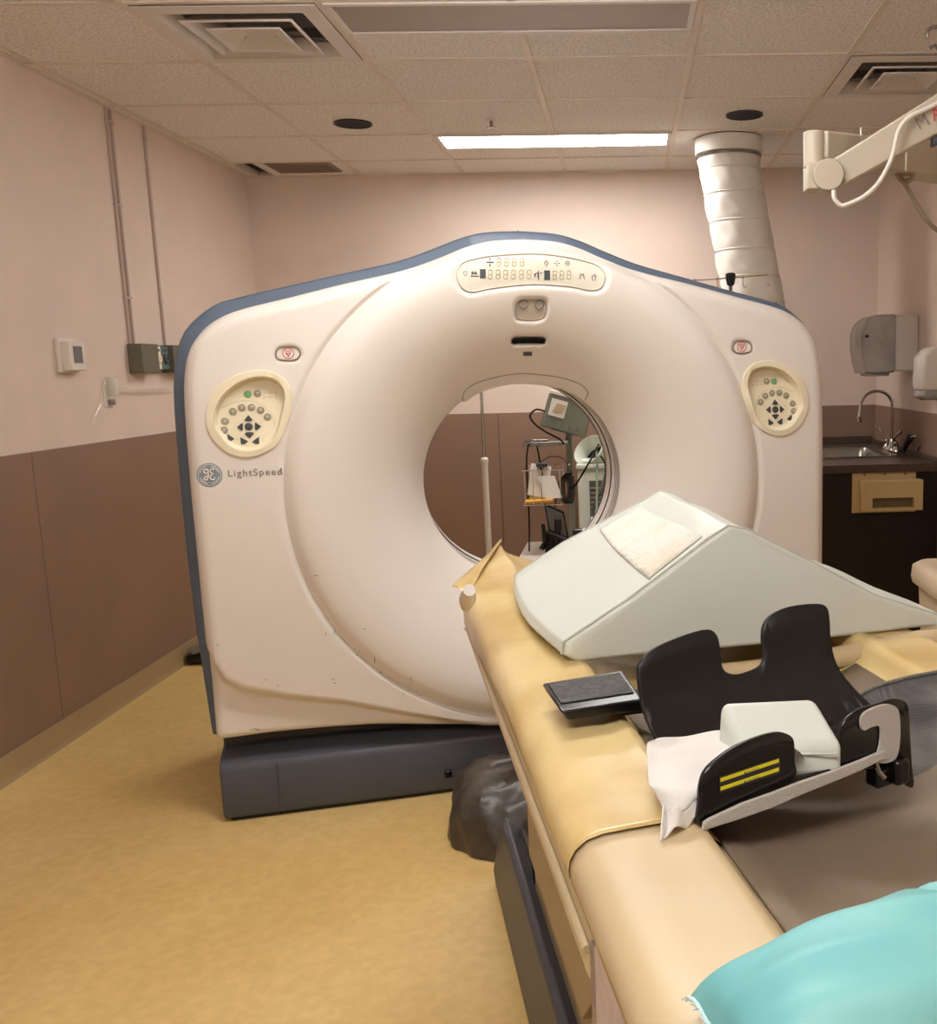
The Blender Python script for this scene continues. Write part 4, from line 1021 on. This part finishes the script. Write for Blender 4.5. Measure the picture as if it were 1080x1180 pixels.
fx, fy = 1.492, 5.60
fa = thing('gooseneck_faucet', 'chrome gooseneck faucet with lever handles at the corner sink', 'faucet', (fx, fy, CZ+.007))
zt_ = CZ+.008
build(MB().lathe([(.030, 0), (.028, .012), (.016, .03), (.013, .06), (.011, .065)], (fx, fy, zt_), n=20), 'spout_base', 'chrome', fa)
arc = [(fx, fy, zt_+.05), (fx, fy, zt_+.23)]+[(fx-.095+.095*math.cos(a), fy-.02*(1-math.cos(a)), zt_+.25+.085*math.sin(a)) for a in [math.radians(x) for x in range(0, 181, 15)]]+[(fx-.193, fy-.04, zt_+.215), (fx-.198, fy-.042, zt_+.19)]
build(MB().tube(arc, .0085, 10), 'spout', 'chrome', fa)
build(MB().lathe([(.011, 0), (.017, -.006), (.017, -.028), (.012, -.032)], (fx-.199, fy-.042, zt_+.195), n=16), 'aerator', 'chrome', fa)
for dy in (-.10, .10):
    h_ = build(MB().lathe([(.026, 0), (.024, .012), (.014, .028), (.016, .045), (.010, .055)], (fx, fy+dy, zt_), n=18), 'valve', 'chrome', fa)
    build(MB().tube([(fx, fy+dy, zt_+.050), (fx-.02, fy+dy*1.2, zt_+.075), (fx-.035+(.05 if dy < 0 else 0), fy+dy*1.5, zt_+.115)], [.006, .006, .010], 8), 'lever', 'chrome', h_)
t = thing('side_sprayer', 'black and chrome side sprayer on a hose clipped to the right wall by the faucet', 'sprayer', (XR-.03, 5.33, CZ+.03))
build(MB().tube([(XR-.045, 5.42, CZ+.02), (XR-.05, 5.36, CZ+.06), (XR-.045, 5.30, CZ+.10)], [.010, .016, .020], 12), 'spray_head', 'blackm', t)
build(MB().tube([(XR-.045, 5.30, CZ+.10), (XR-.025, 5.26, CZ+.11), (XR-.018, 5.22, CZ+.06), (XR-.022, 5.25, CZ+.026)], .004, 8), 'spray_hose', 'chrome', t)

# tan box dispenser fixed to the dark cabinet end
gy_ = CYF+.03; a0 = on_y(982, 542, gy_); a1 = on_y(1060, 589, gy_); x0, x1, z1, z0 = a0.x, a1.x-.02, CZ-.041, a1.z
t = thing('glove_box_holder', 'tan plastic box dispenser with a slot, fixed to the dark cabinet below the sink', 'dispenser', ((x0+x1)/2, gy_, z0))
build(MB().box((x0, gy_-.012, z0), (x1-.005, gy_, z1)), 'back_plate', 'glove', t, bevel=.002)
bx0, bx1, bz0, bz1 = x0+.03, x1+.01, z0+.018, z1-.035
by0, by1 = gy_-.085, gy_-.012
sx0, sx1, sz0, sz1 = bx0+.055, bx1-.045, bz0+.015, bz0+.065
mb = MB().box((bx0, by0, sz1), (bx1, by1, bz1)).box((bx0, by0, bz0), (bx1, by1, sz0)).box((bx0, by0, sz0), (sx0, by1, sz1)).box((sx1, by0, sz0), (bx1, by1, sz1))
build(mb, 'box_body', 'glove', t, smooth=False)
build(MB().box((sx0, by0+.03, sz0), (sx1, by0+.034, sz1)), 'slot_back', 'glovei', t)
for k in range(3):
    for zz in (z1-.010, z0+.009): build(MB().lathe([(.006, 0), (.005, .003), (0, .003)], (x0+.06+k*(x1-x0-.12)/2, gy_-.012, zz), (0, -1, 0), n=10), 'screw', 'glovei', t)

# paper towel dispenser on the right wall
def mound(x0, x1, y0, y1, z0, z1, r, n=8): pass
dy0, dy1, dz0, dz1 = 5.33, 5.62, 1.335, 1.648
t = thing('towel_dispenser', 'rounded paper towel dispenser with a smoked grey front on the right wall', 'towel dispenser', (XR, 5.47, dz0))
def dsec(xa, xb, y, k):
    # outline in x-z: rounded at the front (small x)
    o_ = []
    R_ = .085
    P_ = [(xb, dz0+.02), (xa+.03, dz0+.002), (xa+.010, dz0+.02)]
    P_ = [(xb, dz0+.012), (xa+.055, dz0), (xa+.022, dz0+.03), (xa+.004, dz0+.12), (xa, dz0+.19), (xa+.012, dz1-.065), (xa+.05, dz1-.018), (xa+.11, dz1), (xb, dz1-.004)]
    c_ = Vector(((xa+xb)/2, y, (dz0+dz1)/2)); return [c_+(Vector((x, y, z))-c_)*k for x, z in catmull(P_, 5, False)]
xs0, xsm = XR-.315, XR-.13
def clipx(L_, lo_, hi_): return [Vector((min(max(p.x, lo_), hi_), p.y, p.z)) for p in L_]
secsA = [clipx(dsec(xs0, XR, y, k), xs0, xsm) for y, k in ((dy0, .93), (dy0+.012, .985), (dy0+.03, 1), (dy1-.03, 1), (dy1, .95))]
build(MB().loft(secsA), 'front_cover', 'smoke', t, bevel=.006, segs=3, sharp=50)
build(MB().box((xsm, dy0+.006, dz0+.012), (XR, dy1-.006, dz1-.004)), 'housing', 'disw', t, bevel=.012, segs=3)
build(MB().box((xs0+.06, dy0+.03, dz0-.012), (xsm-.02, dy1-.03, dz0+.004)), 'exit_lip', 'smoke', t, bevel=.004)
build(MB().lathe([(.010, 0), (.009, .004), (0, .004)], (xs0+.035, dy0+.004, dz0+.20), (0, -1, 0), n=12), 'lock', 'lcd', t)
# soap dispenser
t = thing('soap_dispenser', 'grey-white soap dispenser on the right wall, cut by the picture edge', 'soap dispenser', (XR, 4.98, 1.21))
def ssec(z, xa, hy): return [Vector((x, y, z)) for x, y in ((XR, 4.98-hy), (xa+.03, 4.98-hy), (xa, 4.98-hy*.55), (xa, 4.98+hy*.55), (xa+.03, 4.98+hy), (XR, 4.98+hy))]
build(MB().loft([ssec(1.255, XR-.115, .060), ssec(1.29, XR-.125, .065), ssec(1.42, XR-.118, .065), ssec(1.455, XR-.085, .062), ssec(1.468, XR-.05, .055)]), 'case', 'disw', t, bevel=.008, segs=3)
build(MB().loft([ssec(1.205, XR-.085, .030), ssec(1.225, XR-.125, .048), ssec(1.255, XR-.112, .052)]), 'push_bar', 'smoke', t, bevel=.006)

# waste bin
bn = thing('waste_bin', 'beige lidded waste bin standing at the right side of the room', 'bin', (1.21, 3.28, 0))
bx0, bx1, by0, by1 = .985, 1.43, 3.03, 3.46
build(MB().loft([rect(bx0+.06, by0+.06, bx1-.06, by1-.06, 0, .05), rect(bx0+.05, by0+.05, bx1-.05, by1-.05, .02, .05), rect(bx0+.022, by0+.022, bx1-.022, by1-.022, .645, .05)]), 'bin_body', 'bin', bn, sharp=50)
build(MB().loft([rect(bx0+.006, by0+.006, bx1-.006, by1-.006, .628, .05), rect(bx0, by0, bx1, by1, .648, .055), rect(bx0+.004, by0+.004, bx1-.004, by1-.004, .690, .055), rect(bx0+.025, by0+.025, bx1-.025, by1-.025, .706, .05), rect(bx0+.05, by0+.05, bx1-.05, by1-.05, .706, .04), rect(bx0+.06, by0+.06, bx1-.06, by1-.06, .699, .04)]), 'lid', 'bin', bn, sharp=50)

# ================================================================== white fabric duct from the ceiling
dk = thing('fabric_duct', 'white quilted fabric duct coming down from the ceiling behind the scanner', 'duct', (.56, 5.45, ZC))
cl_ = [(.56, 5.42, ZC-.06), (.565, 5.42, 2.42), (.60, 5.41, 2.2), (.645, 5.40, 1.95), (.685, 5.39, 1.72), (.72, 5.39, 1.45), (.74, 5.39, 1.15), (.75, 5.39, .85)]
cc2 = [Vector(p) for p in catmull(cl_, 12, False)]
def duct(a, b):
    i = b*(len(cc2)-1); i0 = min(int(i), len(cc2)-2); p = cc2[i0].lerp(cc2[i0+1], i-i0); z = b*30
    th = 2*math.pi*a
    ringk = abs(math.sin((b*12+a*.22)*math.pi)); puck = .0035*math.sin(th*7+b*40)+.0025*math.sin(th*13-b*70)
    r = .162-.006*(1-ringk)**3+puck*ringk*.8
    return p+Vector((math.cos(th)*r, math.sin(th)*r, -.25*math.cos(th)*r*.1))
build(MB().grid(duct, 48, 220, True), 'sleeve', 'fabric', dk, sharp=90)
for k in range(11):
    pts_ = [duct(j/32, min(1, max(0, (k+1-(j/32)*.22)/12)))+Vector((math.cos(2*math.pi*j/32), math.sin(2*math.pi*j/32), 0))*.004 for j in range(32)]
    build(MB().tube(pts_, .0035, 5, closed=True), 'quilt_seam', 'fabric', dk)
build(MB().lathe([(.176, .045), (.176, -.03), (.166, -.032), (.166, .045)], (.56, 5.42, ZC-.047), n=48, cap=False), 'collar', 'fabric', dk)
build(MB().lathe([(.168, .0), (.171, -.006), (.168, -.014)], (.56, 5.42, ZC-.082), n=48, cap=False), 'clamp_band', 'steel', dk)

# ================================================================== ceiling boom arm, upper right
bo = thing('boom_arm', 'beige ceiling-mounted boom arm with a white cable, at the upper right', 'boom arm', (1.25, 2.85, ZC))
def bp(px, py, Y): return on_y(px, py, Y)
Yb = 3.0
pA, pB = bp(938, 152, Yb), bp(938, 188, Yb)
r1 = .030
build(MB().lathe([(r1, 0), (r1, -.10)], pA, (0, 0, 1), n=24), 'swivel_post', 'boom', bo, bevel=.003)
pc = bp(952, 204, Yb)
build(MB().box((bp(928, 204, Yb).x, Yb-.035, bp(940, 220, Yb).z), (pc.x, Yb+.035, bp(940, 189, Yb).z)), 'elbow_block', 'boom', bo, bevel=.004)
build(MB().lathe([(.042, -.044), (.045, -.040), (.045, .040), (.042, .044)], pc, (0, 1, 0), n=32), 'pivot', 'boom', bo)
build(MB().lathe([(.0462, -.037), (.0462, -.034)], pc, (0, 1, 0), n=32, cap=False), 'pivot_ring', 'scuff', bo)
d_end = bp(1150, 92, Yb-.05); c0 = bp(965, 200, Yb)
ax = (d_end-c0); ln = ax.length; ax.normalize(); upv = Vector((0, 1, 0)).cross(ax)*-1
if upv.z < 0: upv = -upv
build(MB().loft([[c0+upv*a+Vector((0, b, 0)) for a, b in ((-.040,-.030),(.040,-.030),(.040,.030),(-.040,.030))], [c0+ax*ln*.55+upv*a+Vector((0, b, 0)) for a, b in ((-.048,-.034),(.048,-.034),(.048,.034),(-.048,.034))], [c0+ax*ln+upv*a+Vector((0, b, 0)) for a, b in ((-.060,-.04),(.060,-.04),(.060,.04),(-.060,.04))]]), 'spring_arm', 'boom', bo, bevel=.006)
# letters on the arm
lo_ = bp(1059, 152, Yb-.0); lo_.y = Yb-.0372-.012
lo_ = on_y(1059, 150, Yb-.062)
text_mesh('M', .050, lambda x, y: lo_+ax*x*.95+upv*y, 'lettering', 'letter', bo)
text_mesh('A', .050, lambda x, y: lo_+ax*(x*.95+.047)+upv*y, 'lettering', 'red', bo)
# second, horizontal arm behind and its column
q0 = bp(940, 170, Yb+.0); q1 = Vector((1.22, 3.45, q0.z+.06)); 
h0 = bp(944, 172, Yb); h1 = on_y(1085, 190, 3.5)
ax2 = (h1-h0).normalized(); sd = ax2.cross(ZV).normalized()
build(MB().loft([[h0+ZV*a+sd*b for a, b in ((-.028,-.03),(.048,-.03),(.048,.03),(-.028,.03))], [h1+ZV*a+sd*b for a, b in ((-.055,-.05),(.055,-.05),(.055,.05),(-.055,.05))]]), 'horizontal_arm', 'boom', bo, bevel=.006)
h2 = h1+ax2*.22
build(MB().loft([[h1+ZV*a+sd*b for a, b in ((-.055,-.05),(.055,-.05),(.055,.05),(-.055,.05))], [h2+ZV*a+sd*b for a, b in ((-.055,-.05),(.055,-.05),(.055,.05),(-.055,.05))]]), 'arm_root', 'boom', bo, bevel=.006)
build(MB().lathe([(.06, 0), (.06, ZC-h2.z+.06-.0)], (h2.x, h2.y, h2.z-.06), n=32), 'ceiling_column', 'boom', bo, bevel=.004)
build(MB().lathe([(.11, 0), (.11, -.03), (.07, -.05)], (h2.x, h2.y, ZC), n=32), 'ceiling_flange', 'boom', bo)
for p, Y_ in (((989,170), 3.13), ((1041,180), 3.25)):
    c_ = bp(*p, Y_); build(MB().tube([c_+Vector((0, -.035, -.05)), c_+Vector((0, -.036, .05))], .003, 6), 'cable_tie', 'fabric', bo)
cab = [bp(*p, Yb-.07) for p in ((961,219),(962,229),(970,237),(981,234),(995,227),(1010,214),(1022,195),(1030,175),(1036,150),(1048,135),(1065,127),(1085,117))]
build(MB().tube(catmull([tuple(p) for p in cab], 5, False), .0065, 8), 'cable', 'fabric', bo, label='white cable looping below the arm')
cab = [bp(*p, 3.3) for p in ((1033,199),(1040,209),(1050,207),(1052,201),(1044,200),(1036,200),(1045,215),(1058,238),(1070,256),(1085,268),(1110,280))]
build(MB().tube(catmull([tuple(p) for p in cab], 4, False), .0075, 8), 'cable', mat('cable_brown', (150, 134, 116), .5), bo, label='brown cable hanging to the right')
k_ = bp(1080, 162, 2.96); build(MB().obox(k_, (.015, 0, .004), (0, .015, 0), (0, 0, .013)), 'release_knob', 'ink', bo, bevel=.003)
hk = [bp(*p, 2.9) for p in ((1069,43),(1069,36),(1074,32),(1082,31),(1090,36))]
t = thing('ceiling_hook', 'small metal hook and bracket hanging at the upper right corner', 'hook', on_z(1095, 20, ZC))
build(MB().tube(catmull([tuple(p) for p in hk], 4, False)+[tuple(Vector(hk[-1])+Vector((.01, 0, .03))), (hk[-1].x+.02, hk[-1].y, ZC-.003)], .005, 8), 'hook', 'steel', t)
build(MB().tube([bp(1070,56,2.9), bp(1078,52,2.9), bp(1084,62,2.9), bp(1092,66,2.9), Vector((hk[-1].x+.02, hk[-1].y, hk[-1].z-.02)), hk[-1]], .005, 8), 'clip', 'steel', t)

# ================================================================== things behind the gantry, seen over it and through it
def stand_base(mb, c, r=.24, n=5, z=.05):
    for k in range(n):
        a = 2*math.pi*k/n+.3; mb.tube([Vector((c[0], c[1], z+.03)), Vector((c[0]+r*math.cos(a), c[1]+r*math.sin(a), z))], .011, 8)
def castors(t, c, r=.24, n=5):
    for k in range(n):
        a = 2*math.pi*k/n+.3; p = Vector((c[0]+r*math.cos(a), c[1]+r*math.sin(a), .026))
        build(MB().lathe([(.0255, -.009), (.0255, .009)], p, (-math.sin(a), math.cos(a), 0), n=16), 'castor', 'blackm', t)
ip = on_y(557, 500, 5.45); ivx = ip.x
t = thing('iv_pole', 'chrome and white pole standing behind the scanner, seen through its bore', 'pole', (ivx, 5.45, 0))
build(MB().tube([(ivx, 5.45, .05), (ivx, 5.45, .905)], .017, 14), 'lower_tube', 'gwhite', t)
build(MB().lathe([(.021, 0), (.021, .02), (.012, .03)], (ivx, 5.45, .90), n=16), 'collar', 'gwhite', t)
build(MB().tube([(ivx, 5.45, .90), (ivx, 5.45, 1.62)], .009, 12), 'upper_tube', 'chrome', t)
mb = MB(); stand_base(mb, (ivx, 5.45), .16); build(mb, 'star_base', 'steel', t); castors(t, (ivx, 5.45), .16)
# hook rack on a pole seen above the gantry
HY = 4.75; hc = on_y(842, 320, HY)
t = thing('hook_stand', 'chrome stand with a thin hooked bar showing above the right shoulder of the scanner', 'hook stand', (hc.x, HY, 0))
build(MB().tube([(hc.x, HY, .05), (hc.x, HY, hc.z)], .009, 10), 'stand_tube', 'chrome', t)
build(MB().tube([on_y(800, 323, HY), on_y(842, 320.5, HY), on_y(883, 317, HY)], .0032, 8), 'cross_bar', 'chrome', t)
for x, y in ((800, 323), (827, 321), (856, 319.5), (883, 317)):
    c_ = on_y(x, y, HY); build(MB().tube([c_, c_+Vector((0, .002, -.028)), c_+Vector((.004, 0, -.044)), c_+Vector((.012, -.002, -.050)), c_+Vector((.016, 0, -.038))], .0030, 6), 'hook', 'chrome', t)
    build(MB().lathe([(.0, -.007), (.0065, -.004), (.0065, .004), (0, .007)], c_, n=10), 'hook_ball', 'chrome', t)
mb = MB(); stand_base(mb, (hc.x, HY)); build(mb, 'star_base', 'steel', t); castors(t, (hc.x, HY))
kb = GL(.70, -.5, 1.60)
kb = on_plane(842, 322, G0+NN*.17, NN)
t = thing('antenna_knob', 'short black-capped rod on the right shoulder of the scanner trim', 'knob', kb-ZV*.05)
build(MB().tube([kb-ZV*.060, kb], .0045, 8), 'stem', 'ink', t)
build(MB().lathe([(.008, -.022), (.013, -.018), (.018, .004), (.018, .018), (.013, .022)], kb, n=16), 'cap', 'black', t)

# low pale cabinet behind the bore with the black rack on it
lz = .40
a0 = on_z(594, 634, lz); 
t = thing('low_cabinet', 'low off-white cabinet behind the scanner, seen at the bottom of the bore', 'cabinet', (-.30, 5.45, 0))
LC = ((-.600, 5.13), (.10, 5.74))
build(MB().box((LC[0][0], LC[0][1], .03), (LC[1][0], LC[1][1], lz-.02)), 'carcass', 'gwhite', t, bevel=.006)
build(MB().box((LC[0][0]-.01, LC[0][1]-.01, lz-.02), (LC[1][0]+.01, LC[1][1]+.01, lz)), 'cabinet_top', 'gwhite', t, bevel=.004)
for x in (-.585, -.25): build(MB().box((x, LC[0][1]-.012, .06), (x+.33, LC[0][1], lz-.04)), 'cabinet_door', 'gwhite', t, bevel=.003)
for x in (-.55, .05):
    for y in (5.18, 5.69): build(MB().lathe([(.015, 0), (.015, .03)], (x, y, 0), n=12), 'foot', 'blackm', t)
YS = 5.35
def sp_(px, py, Y=YS): return on_y(px, py, Y)
# monitor stand
pc_ = sp_(657, 560); px_ = pc_.x
t = thing('monitor_stand', 'grey-green equipment mast with a tilted monitor on the low cabinet, seen through the bore', 'equipment stand', (px_, 5.66, lz))
YP = 5.66; px_ = on_y(657, 540, YP).x
build(MB().box((px_-.018, YP-.018, lz+.01), (px_+.018, YP+.018, on_y(657, 498, YP).z)), 'mast', 'greeny', t, bevel=.003)
build(MB().box((px_-.07, YP-.07, lz), (px_+.07, YP+.07, lz+.012)), 'base_plate', 'greeny', t, bevel=.003)
# tilted monitor back
mq = [on_y(*p, YP-.06) for p in ((633,453),(683,471),(672,501),(626,492))]
mc = sum(mq, Vector())/4; ex = ((mq[1]-mq[0])+(mq[2]-mq[3])).normalized(); ey = (ex.cross(Vector((0, 1, 0)))).normalized(); ey = ey if ey.z > 0 else -ey
hw = (mq[1]-mq[0]).length/2; hh_ = (mq[0]-mq[3]).length/2
nrm = Vector((0, -1, .12)).normalized()
mo = build(MB().obox(mc, ex*hw, nrm*.022, ey*hh_), 'monitor', 'greeny', t, bevel=.005)
build(MB().obox(mc+ey*(hh_+.010), ex*hw*.95, nrm*.03, ey*.010), 'monitor_top', 'gwhite', mo, bevel=.003)
build(MB().obox(mc-ex*hw*.45+ey*hh_*.30-Vector((0, .024, 0)), ex*hw*.36, nrm*.001, ey*hh_*.5), 'note', 'sheets', mo)
build(MB().obox(mc-ex*hw*.40+ey*hh_*.32-Vector((0, .0262, 0)), ex*hw*.20, nrm*.0008, (ey*.9+ex*.3)*hh_*.28), 'note', 'vinyl', mo)
for k in range(5): build(MB().lathe([(.004, 0), (.003, .003), (0, .003)], mc-ex*hw*(.8-.35*k)-ey*hh_*.62-Vector((0, .023, 0)), (0, -1, 0), n=8), 'screw', 'ink', mo)
build(MB().obox(mc-ey*(hh_*.93)+Vector((0, -.022, 0)), ex*hw*.5, nrm*.004, ey*.004), 'cable_slot', 'ink', mo)
# shelf arm
s0, s1 = on_y(604, 511, YP-.1), on_y(656, 511, YP-.02)
build(MB().box((s0.x, YP-.16, s0.z-.006), (s1.x, YP-.02, s0.z+.006)), 'shelf', 'greeny', t, bevel=.003)
build(MB().box((s0.x, YP-.17, s0.z-.014), (s1.x-.03, YP-.16, s0.z+.010)), 'shelf_lip', 'steel', t, bevel=.002)
tl = thing('hand_tool', 'small metal tool lying on the shelf of the equipment stand', 'tool', (s0.x+.08, YP-.10, s0.z+.007))
build(MB().obox((s0.x+.09, YP-.10, s0.z+.014), (.045, .01, 0), (-.004, .012, 0), (0, 0, .007)), 'tool_body', 'steel', tl, bevel=.003)
build(MB().tube([(s0.x+.04, YP-.11, s0.z+.012), (s0.x-.0, YP-.13, s0.z+.012)], .005, 8), 'tool_shank', 'ink', tl)
# wire tray with papers
z_a, z_b = on_y(620, 539, YS+.1).z, on_y(620, 578, YS+.1).z
xa_, xb_ = on_y(606, 560, YS+.1).x, on_y(650, 560, YS+.1).x
bk = thing('wire_tray', 'two-level wire tray on the equipment stand holding papers', 'wire tray', ((xa_+xb_)/2, YP-.25, z_b))
for zz, nm in ((z_a, 'upper_tray'), (z_b, 'lower_tray')):
    mb = MB()
    x0, x1, y0, y1 = xa_, xb_, YP-.36, YP-.07
    mb.tube([(x0, y0, zz), (x1, y0, zz), (x1, y1, zz), (x0, y1, zz)], .0035, 6, closed=True)
    for k in range(1, 8): x = x0+(x1-x0)*k/8; mb.tube([(x, y0, zz), (x, y1, zz)], .0016, 5)
    build(mb, nm, 'chrome', bk)
mb = MB()
for x in (xa_+.01, xa_+.055, xa_+.10, xb_-.01):
    for y in (YP-.36, YP-.07): build(MB().tube([(x, y, z_b), (x, y, z_a)], .0022, 5), 'upright_wire', 'chrome', bk)
pass
build(MB().tube([(px_, YP-.018, z_a), (px_, YP-.07, z_a)], .006, 8).tube([(px_, YP-.018, z_b), (px_, YP-.07, z_b)], .006, 8), 'hanger', 'chrome', bk)
pp = MB().obox((xa_+.075, YP-.20, (z_a+z_b)/2+.02), (.055, .0, -.012), (.0, .003, 0), (.012, .02, .085))
build(pp, 'paper_sheets', 'sheets', label='white paper sheets standing in the wire tray', cat='papers', bevel=.001)
build(MB().obox((xa_+.135, YP-.24, (z_a+z_b)/2-.012), (.045, .01, 0), (.0, .002, 0), (-.02, .01, .06)), 'paper_sheets', 'sheets', label='second white sheet leaning right in the wire tray', cat='papers')
build(MB().obox((xa_+.075, YP-.22, z_b+.012), (.075, 0, .004), (0, .10, 0), (0, 0, .006)), 'folder', 'orange', label='orange folder lying on the lower wire tray', cat='folder', bevel=.001)
ck = MB().obox((xa_+.092, YP-.20, z_a+.014), (.030, 0, 0), (0, .02, 0), (0, 0, .011))
build(ck, 'plug_adapter', 'ink', label='small dark adapter plug resting on top of the wire tray', cat='plug', bevel=.003)
# cables
def cable(pxs, Y, r, m_, label, name='cable'):
    pts = catmull([tuple(on_y(x, y, yy)) for (x, y), yy in zip(pxs, Y if isinstance(Y, (list, tuple)) else [Y]*len(pxs))], 6, False)
    return build(MB().tube(pts, r, 6), name, m_, label=label, cat='cable')
cable([(628,474),(618,472),(611,479),(616,488),(628,497),(645,506),(650,512)], 5.50, .006, 'black', 'black cable curling out of the left side of the tilted monitor')
cable([(609,512),(607,530),(608,560),(610,600),(610,636)], 5.45, .005, 'black', 'long black cable hanging straight down from the stand shelf')
cable([(619,514),(622,530),(625,548)], 5.45, .005, 'black', 'short black cable between shelf and wire tray')
cable([(690,512),(684,524),(672,545),(661,562),(656,560)], [5.80, 5.72, 5.66, 5.63, 5.655], .006, 'black', 'black cable sloping from the air hose to the equipment mast')
cable([(688,520),(698,536),(694,560),(686,580),(682,600),(683,622)], [5.93, 5.75, 5.4, 5.2, 5.05, 5.0], .007, 'black', 'thick black cable hanging in front of the air conditioner')
cable([(687,516),(688,530),(688,550),(688,575),(687,600),(687,622)], [5.93, 5.8, 5.5, 5.2, 5.05, 5.0], .006, mat('green_tube', (100, 122, 92), .5), 'green tube hanging in front of the air conditioner', 'hose')
cable([(624,532),(635,526),(648,528),(655,535)], 5.50, .004, mat('brown_wire', (104, 66, 52), .6), 'thin brown wire arching over the wire tray')
cl2 = MB()
for k in range(5):
    xx = 649+k*1.8; cl2.tube(catmull([tuple(on_y(*p, 5.56-.006*k)) for p in ((xx+4, 545), (xx-5, 556), (xx-4, 572), (xx+3, 580), (xx+6, 566), (xx+4, 548))], 4, False), .0035, 6)
build(cl2, 'cable_bundle', 'blackm', label='tangled bundle of dark cables tied to the equipment mast', cat='cables', kind='stuff')
cable([(645,560),(641,575),(640,590),(645,606)], 5.5, .005, 'blackm', 'dark cable hanging left of the mast towards the black screen')
# black screen on its frame
scq = [on_y(*p, YS+.02) for p in ((627,580),(650,590),(656,622),(632,612))]
n_ = (scq[1]-scq[0]).cross(scq[3]-scq[0]).normalized(); n_ = n_ if n_.y < 0 else -n_
t = thing('small_monitor', 'small grey screen in a black frame standing on the low cabinet', 'monitor', (scq[3].x, YS, lz))
build(MB().prism(scq, n_*-.018), 'bezel', 'black', t, bevel=.003)
cs = sum(scq, Vector())/4; build(MB().prism([cs+(p-cs)*.84+n_*.0015 for p in scq], n_*.001), 'screen', 'screen', t)
r0, r1 = on_y(627, 612, YS-.05), on_y(668, 640, YS-.22)
build(MB().tube([on_y(626,604,YS-.02), on_y(628,625,YS-.04), on_y(624,633,YS-.06)], [.010,.012,.016], 8), 'bracket_post', 'black', t)
bkx = [r0, Vector((r1.x, YS-.22, r0.z-.05)), Vector((r1.x, YS-.22, lz+.002)), Vector((r0.x, YS-.05, lz+.002))]
build(MB().prism(bkx, Vector((.02, .03, 0))), 'bracket_panel', 'blackm', t, bevel=.004)
for k in range(6):
    p = bkx[0].lerp(bkx[1], (k+.5)/6)-Vector((0, .004, .012)); build(MB().obox(p-ZV*.03, (.006, -.004, 0), (0, .006, 0), (0, 0, .028)), 'rib', 'black', t, bevel=.002)
build(MB().obox(on_y(643, 608, YS-.05), (.018, 0, 0), (0, .010, 0), (0, 0, .05)), 'clamp', 'black', t, bevel=.006)
t = thing('white_bottle', 'small white bottle with a black cap lying behind the scanner next to the wedge cushion', 'bottle', on_y(683, 615, 4.9))
build(MB().lathe([(.026, 0), (.028, .01), (.028, .07), (.018, .085)], on_y(690, 615, 4.95), (-1, -.1, .1), n=18), 'bottle_body', 'gwhite', t)
build(MB().lathe([(.020, .085), (.020, .125), (.012, .13)], on_y(690, 615, 4.95), (-1, -.1, .1), n=18), 'cap', 'black', t)
SB = (on_y(690, 620, 5.0)).z-.03
t = thing('side_cart', 'off-white cart top beside the air conditioner behind the bore', 'cart', (-.02, 4.98, 0))
cz_ = SB
build(MB().box((-.22, 4.86, cz_-.03), (.20, 5.08, cz_)), 'cart_top', 'cream', t, bevel=.006)
build(MB().box((-.10, 4.95, cz_), (.15, 5.05, cz_+.06)), 'cart_box', 'cream', t, bevel=.006)
for x in (-.19, .17):
    for y in (4.88, 5.06): build(MB().tube([(x, y, 0), (x, y, cz_-.03)], .012, 8), 'leg', 'greeny', t)
# portable air conditioner with open round outlet
YA = 5.86; x0 = on_y(665, 540, YA).x; x1 = x0+.42; zt2 = on_y(665, 535, YA).z
ac = thing('air_conditioner', 'white portable air conditioner with an open round outlet behind the scanner', 'air conditioner', ((x0+x1)/2, YA+.2, 0))
build(MB().box((x0, YA, .04), (x1, YA+.34, zt2-.03)), 'case', 'acw', ac, bevel=.02, segs=3)
build(MB().box((x0-.006, YA-.01, zt2-.03), (x1+.006, YA+.345, zt2)), 'top_panel', 'acw', ac, bevel=.008)
build(MB().box((x0+.07, YA-.004, .30), (x1-.04, YA+.01, zt2-.10)), 'grille_frame', 'louver', ac)
for k in range(14):
    z = .32+k*(zt2-.44)/14; build(MB().box((x0+.075, YA-.012, z), (x1-.045, YA-.003, z+.012)), 'louver_slat', 'acw' if False else 'grey', ac)
for x in (x0+.05, x1-.05):
    for y in (YA+.05, YA+.31): build(MB().lathe([(.02, -.012), (.02, .012)], (x, y, .02), (1, 0, 0), n=14), 'castor', 'blackm', ac)
oc = on_y(684, 524, YA+.10); oax = Vector((-.50, -.62, .60)).normalized()
build(MB().lathe([(.085, -.10), (.098, 0), (.104, .055), (.098, .060), (.092, .05), (.086, -.05)], oc, oax, n=32, cap=False), 'outlet_collar', 'acw', ac)
build(MB().lathe([(.0855, -.045), (0, -.048)], oc, oax, n=32, cap=False), 'outlet_inside', 'blackm', ac)
build(MB().box((oc.x-.08, YA+.06, zt2), (oc.x+.10, YA+.24, zt2+.02)), 'outlet_base', 'acw', ac, bevel=.008, segs=3)
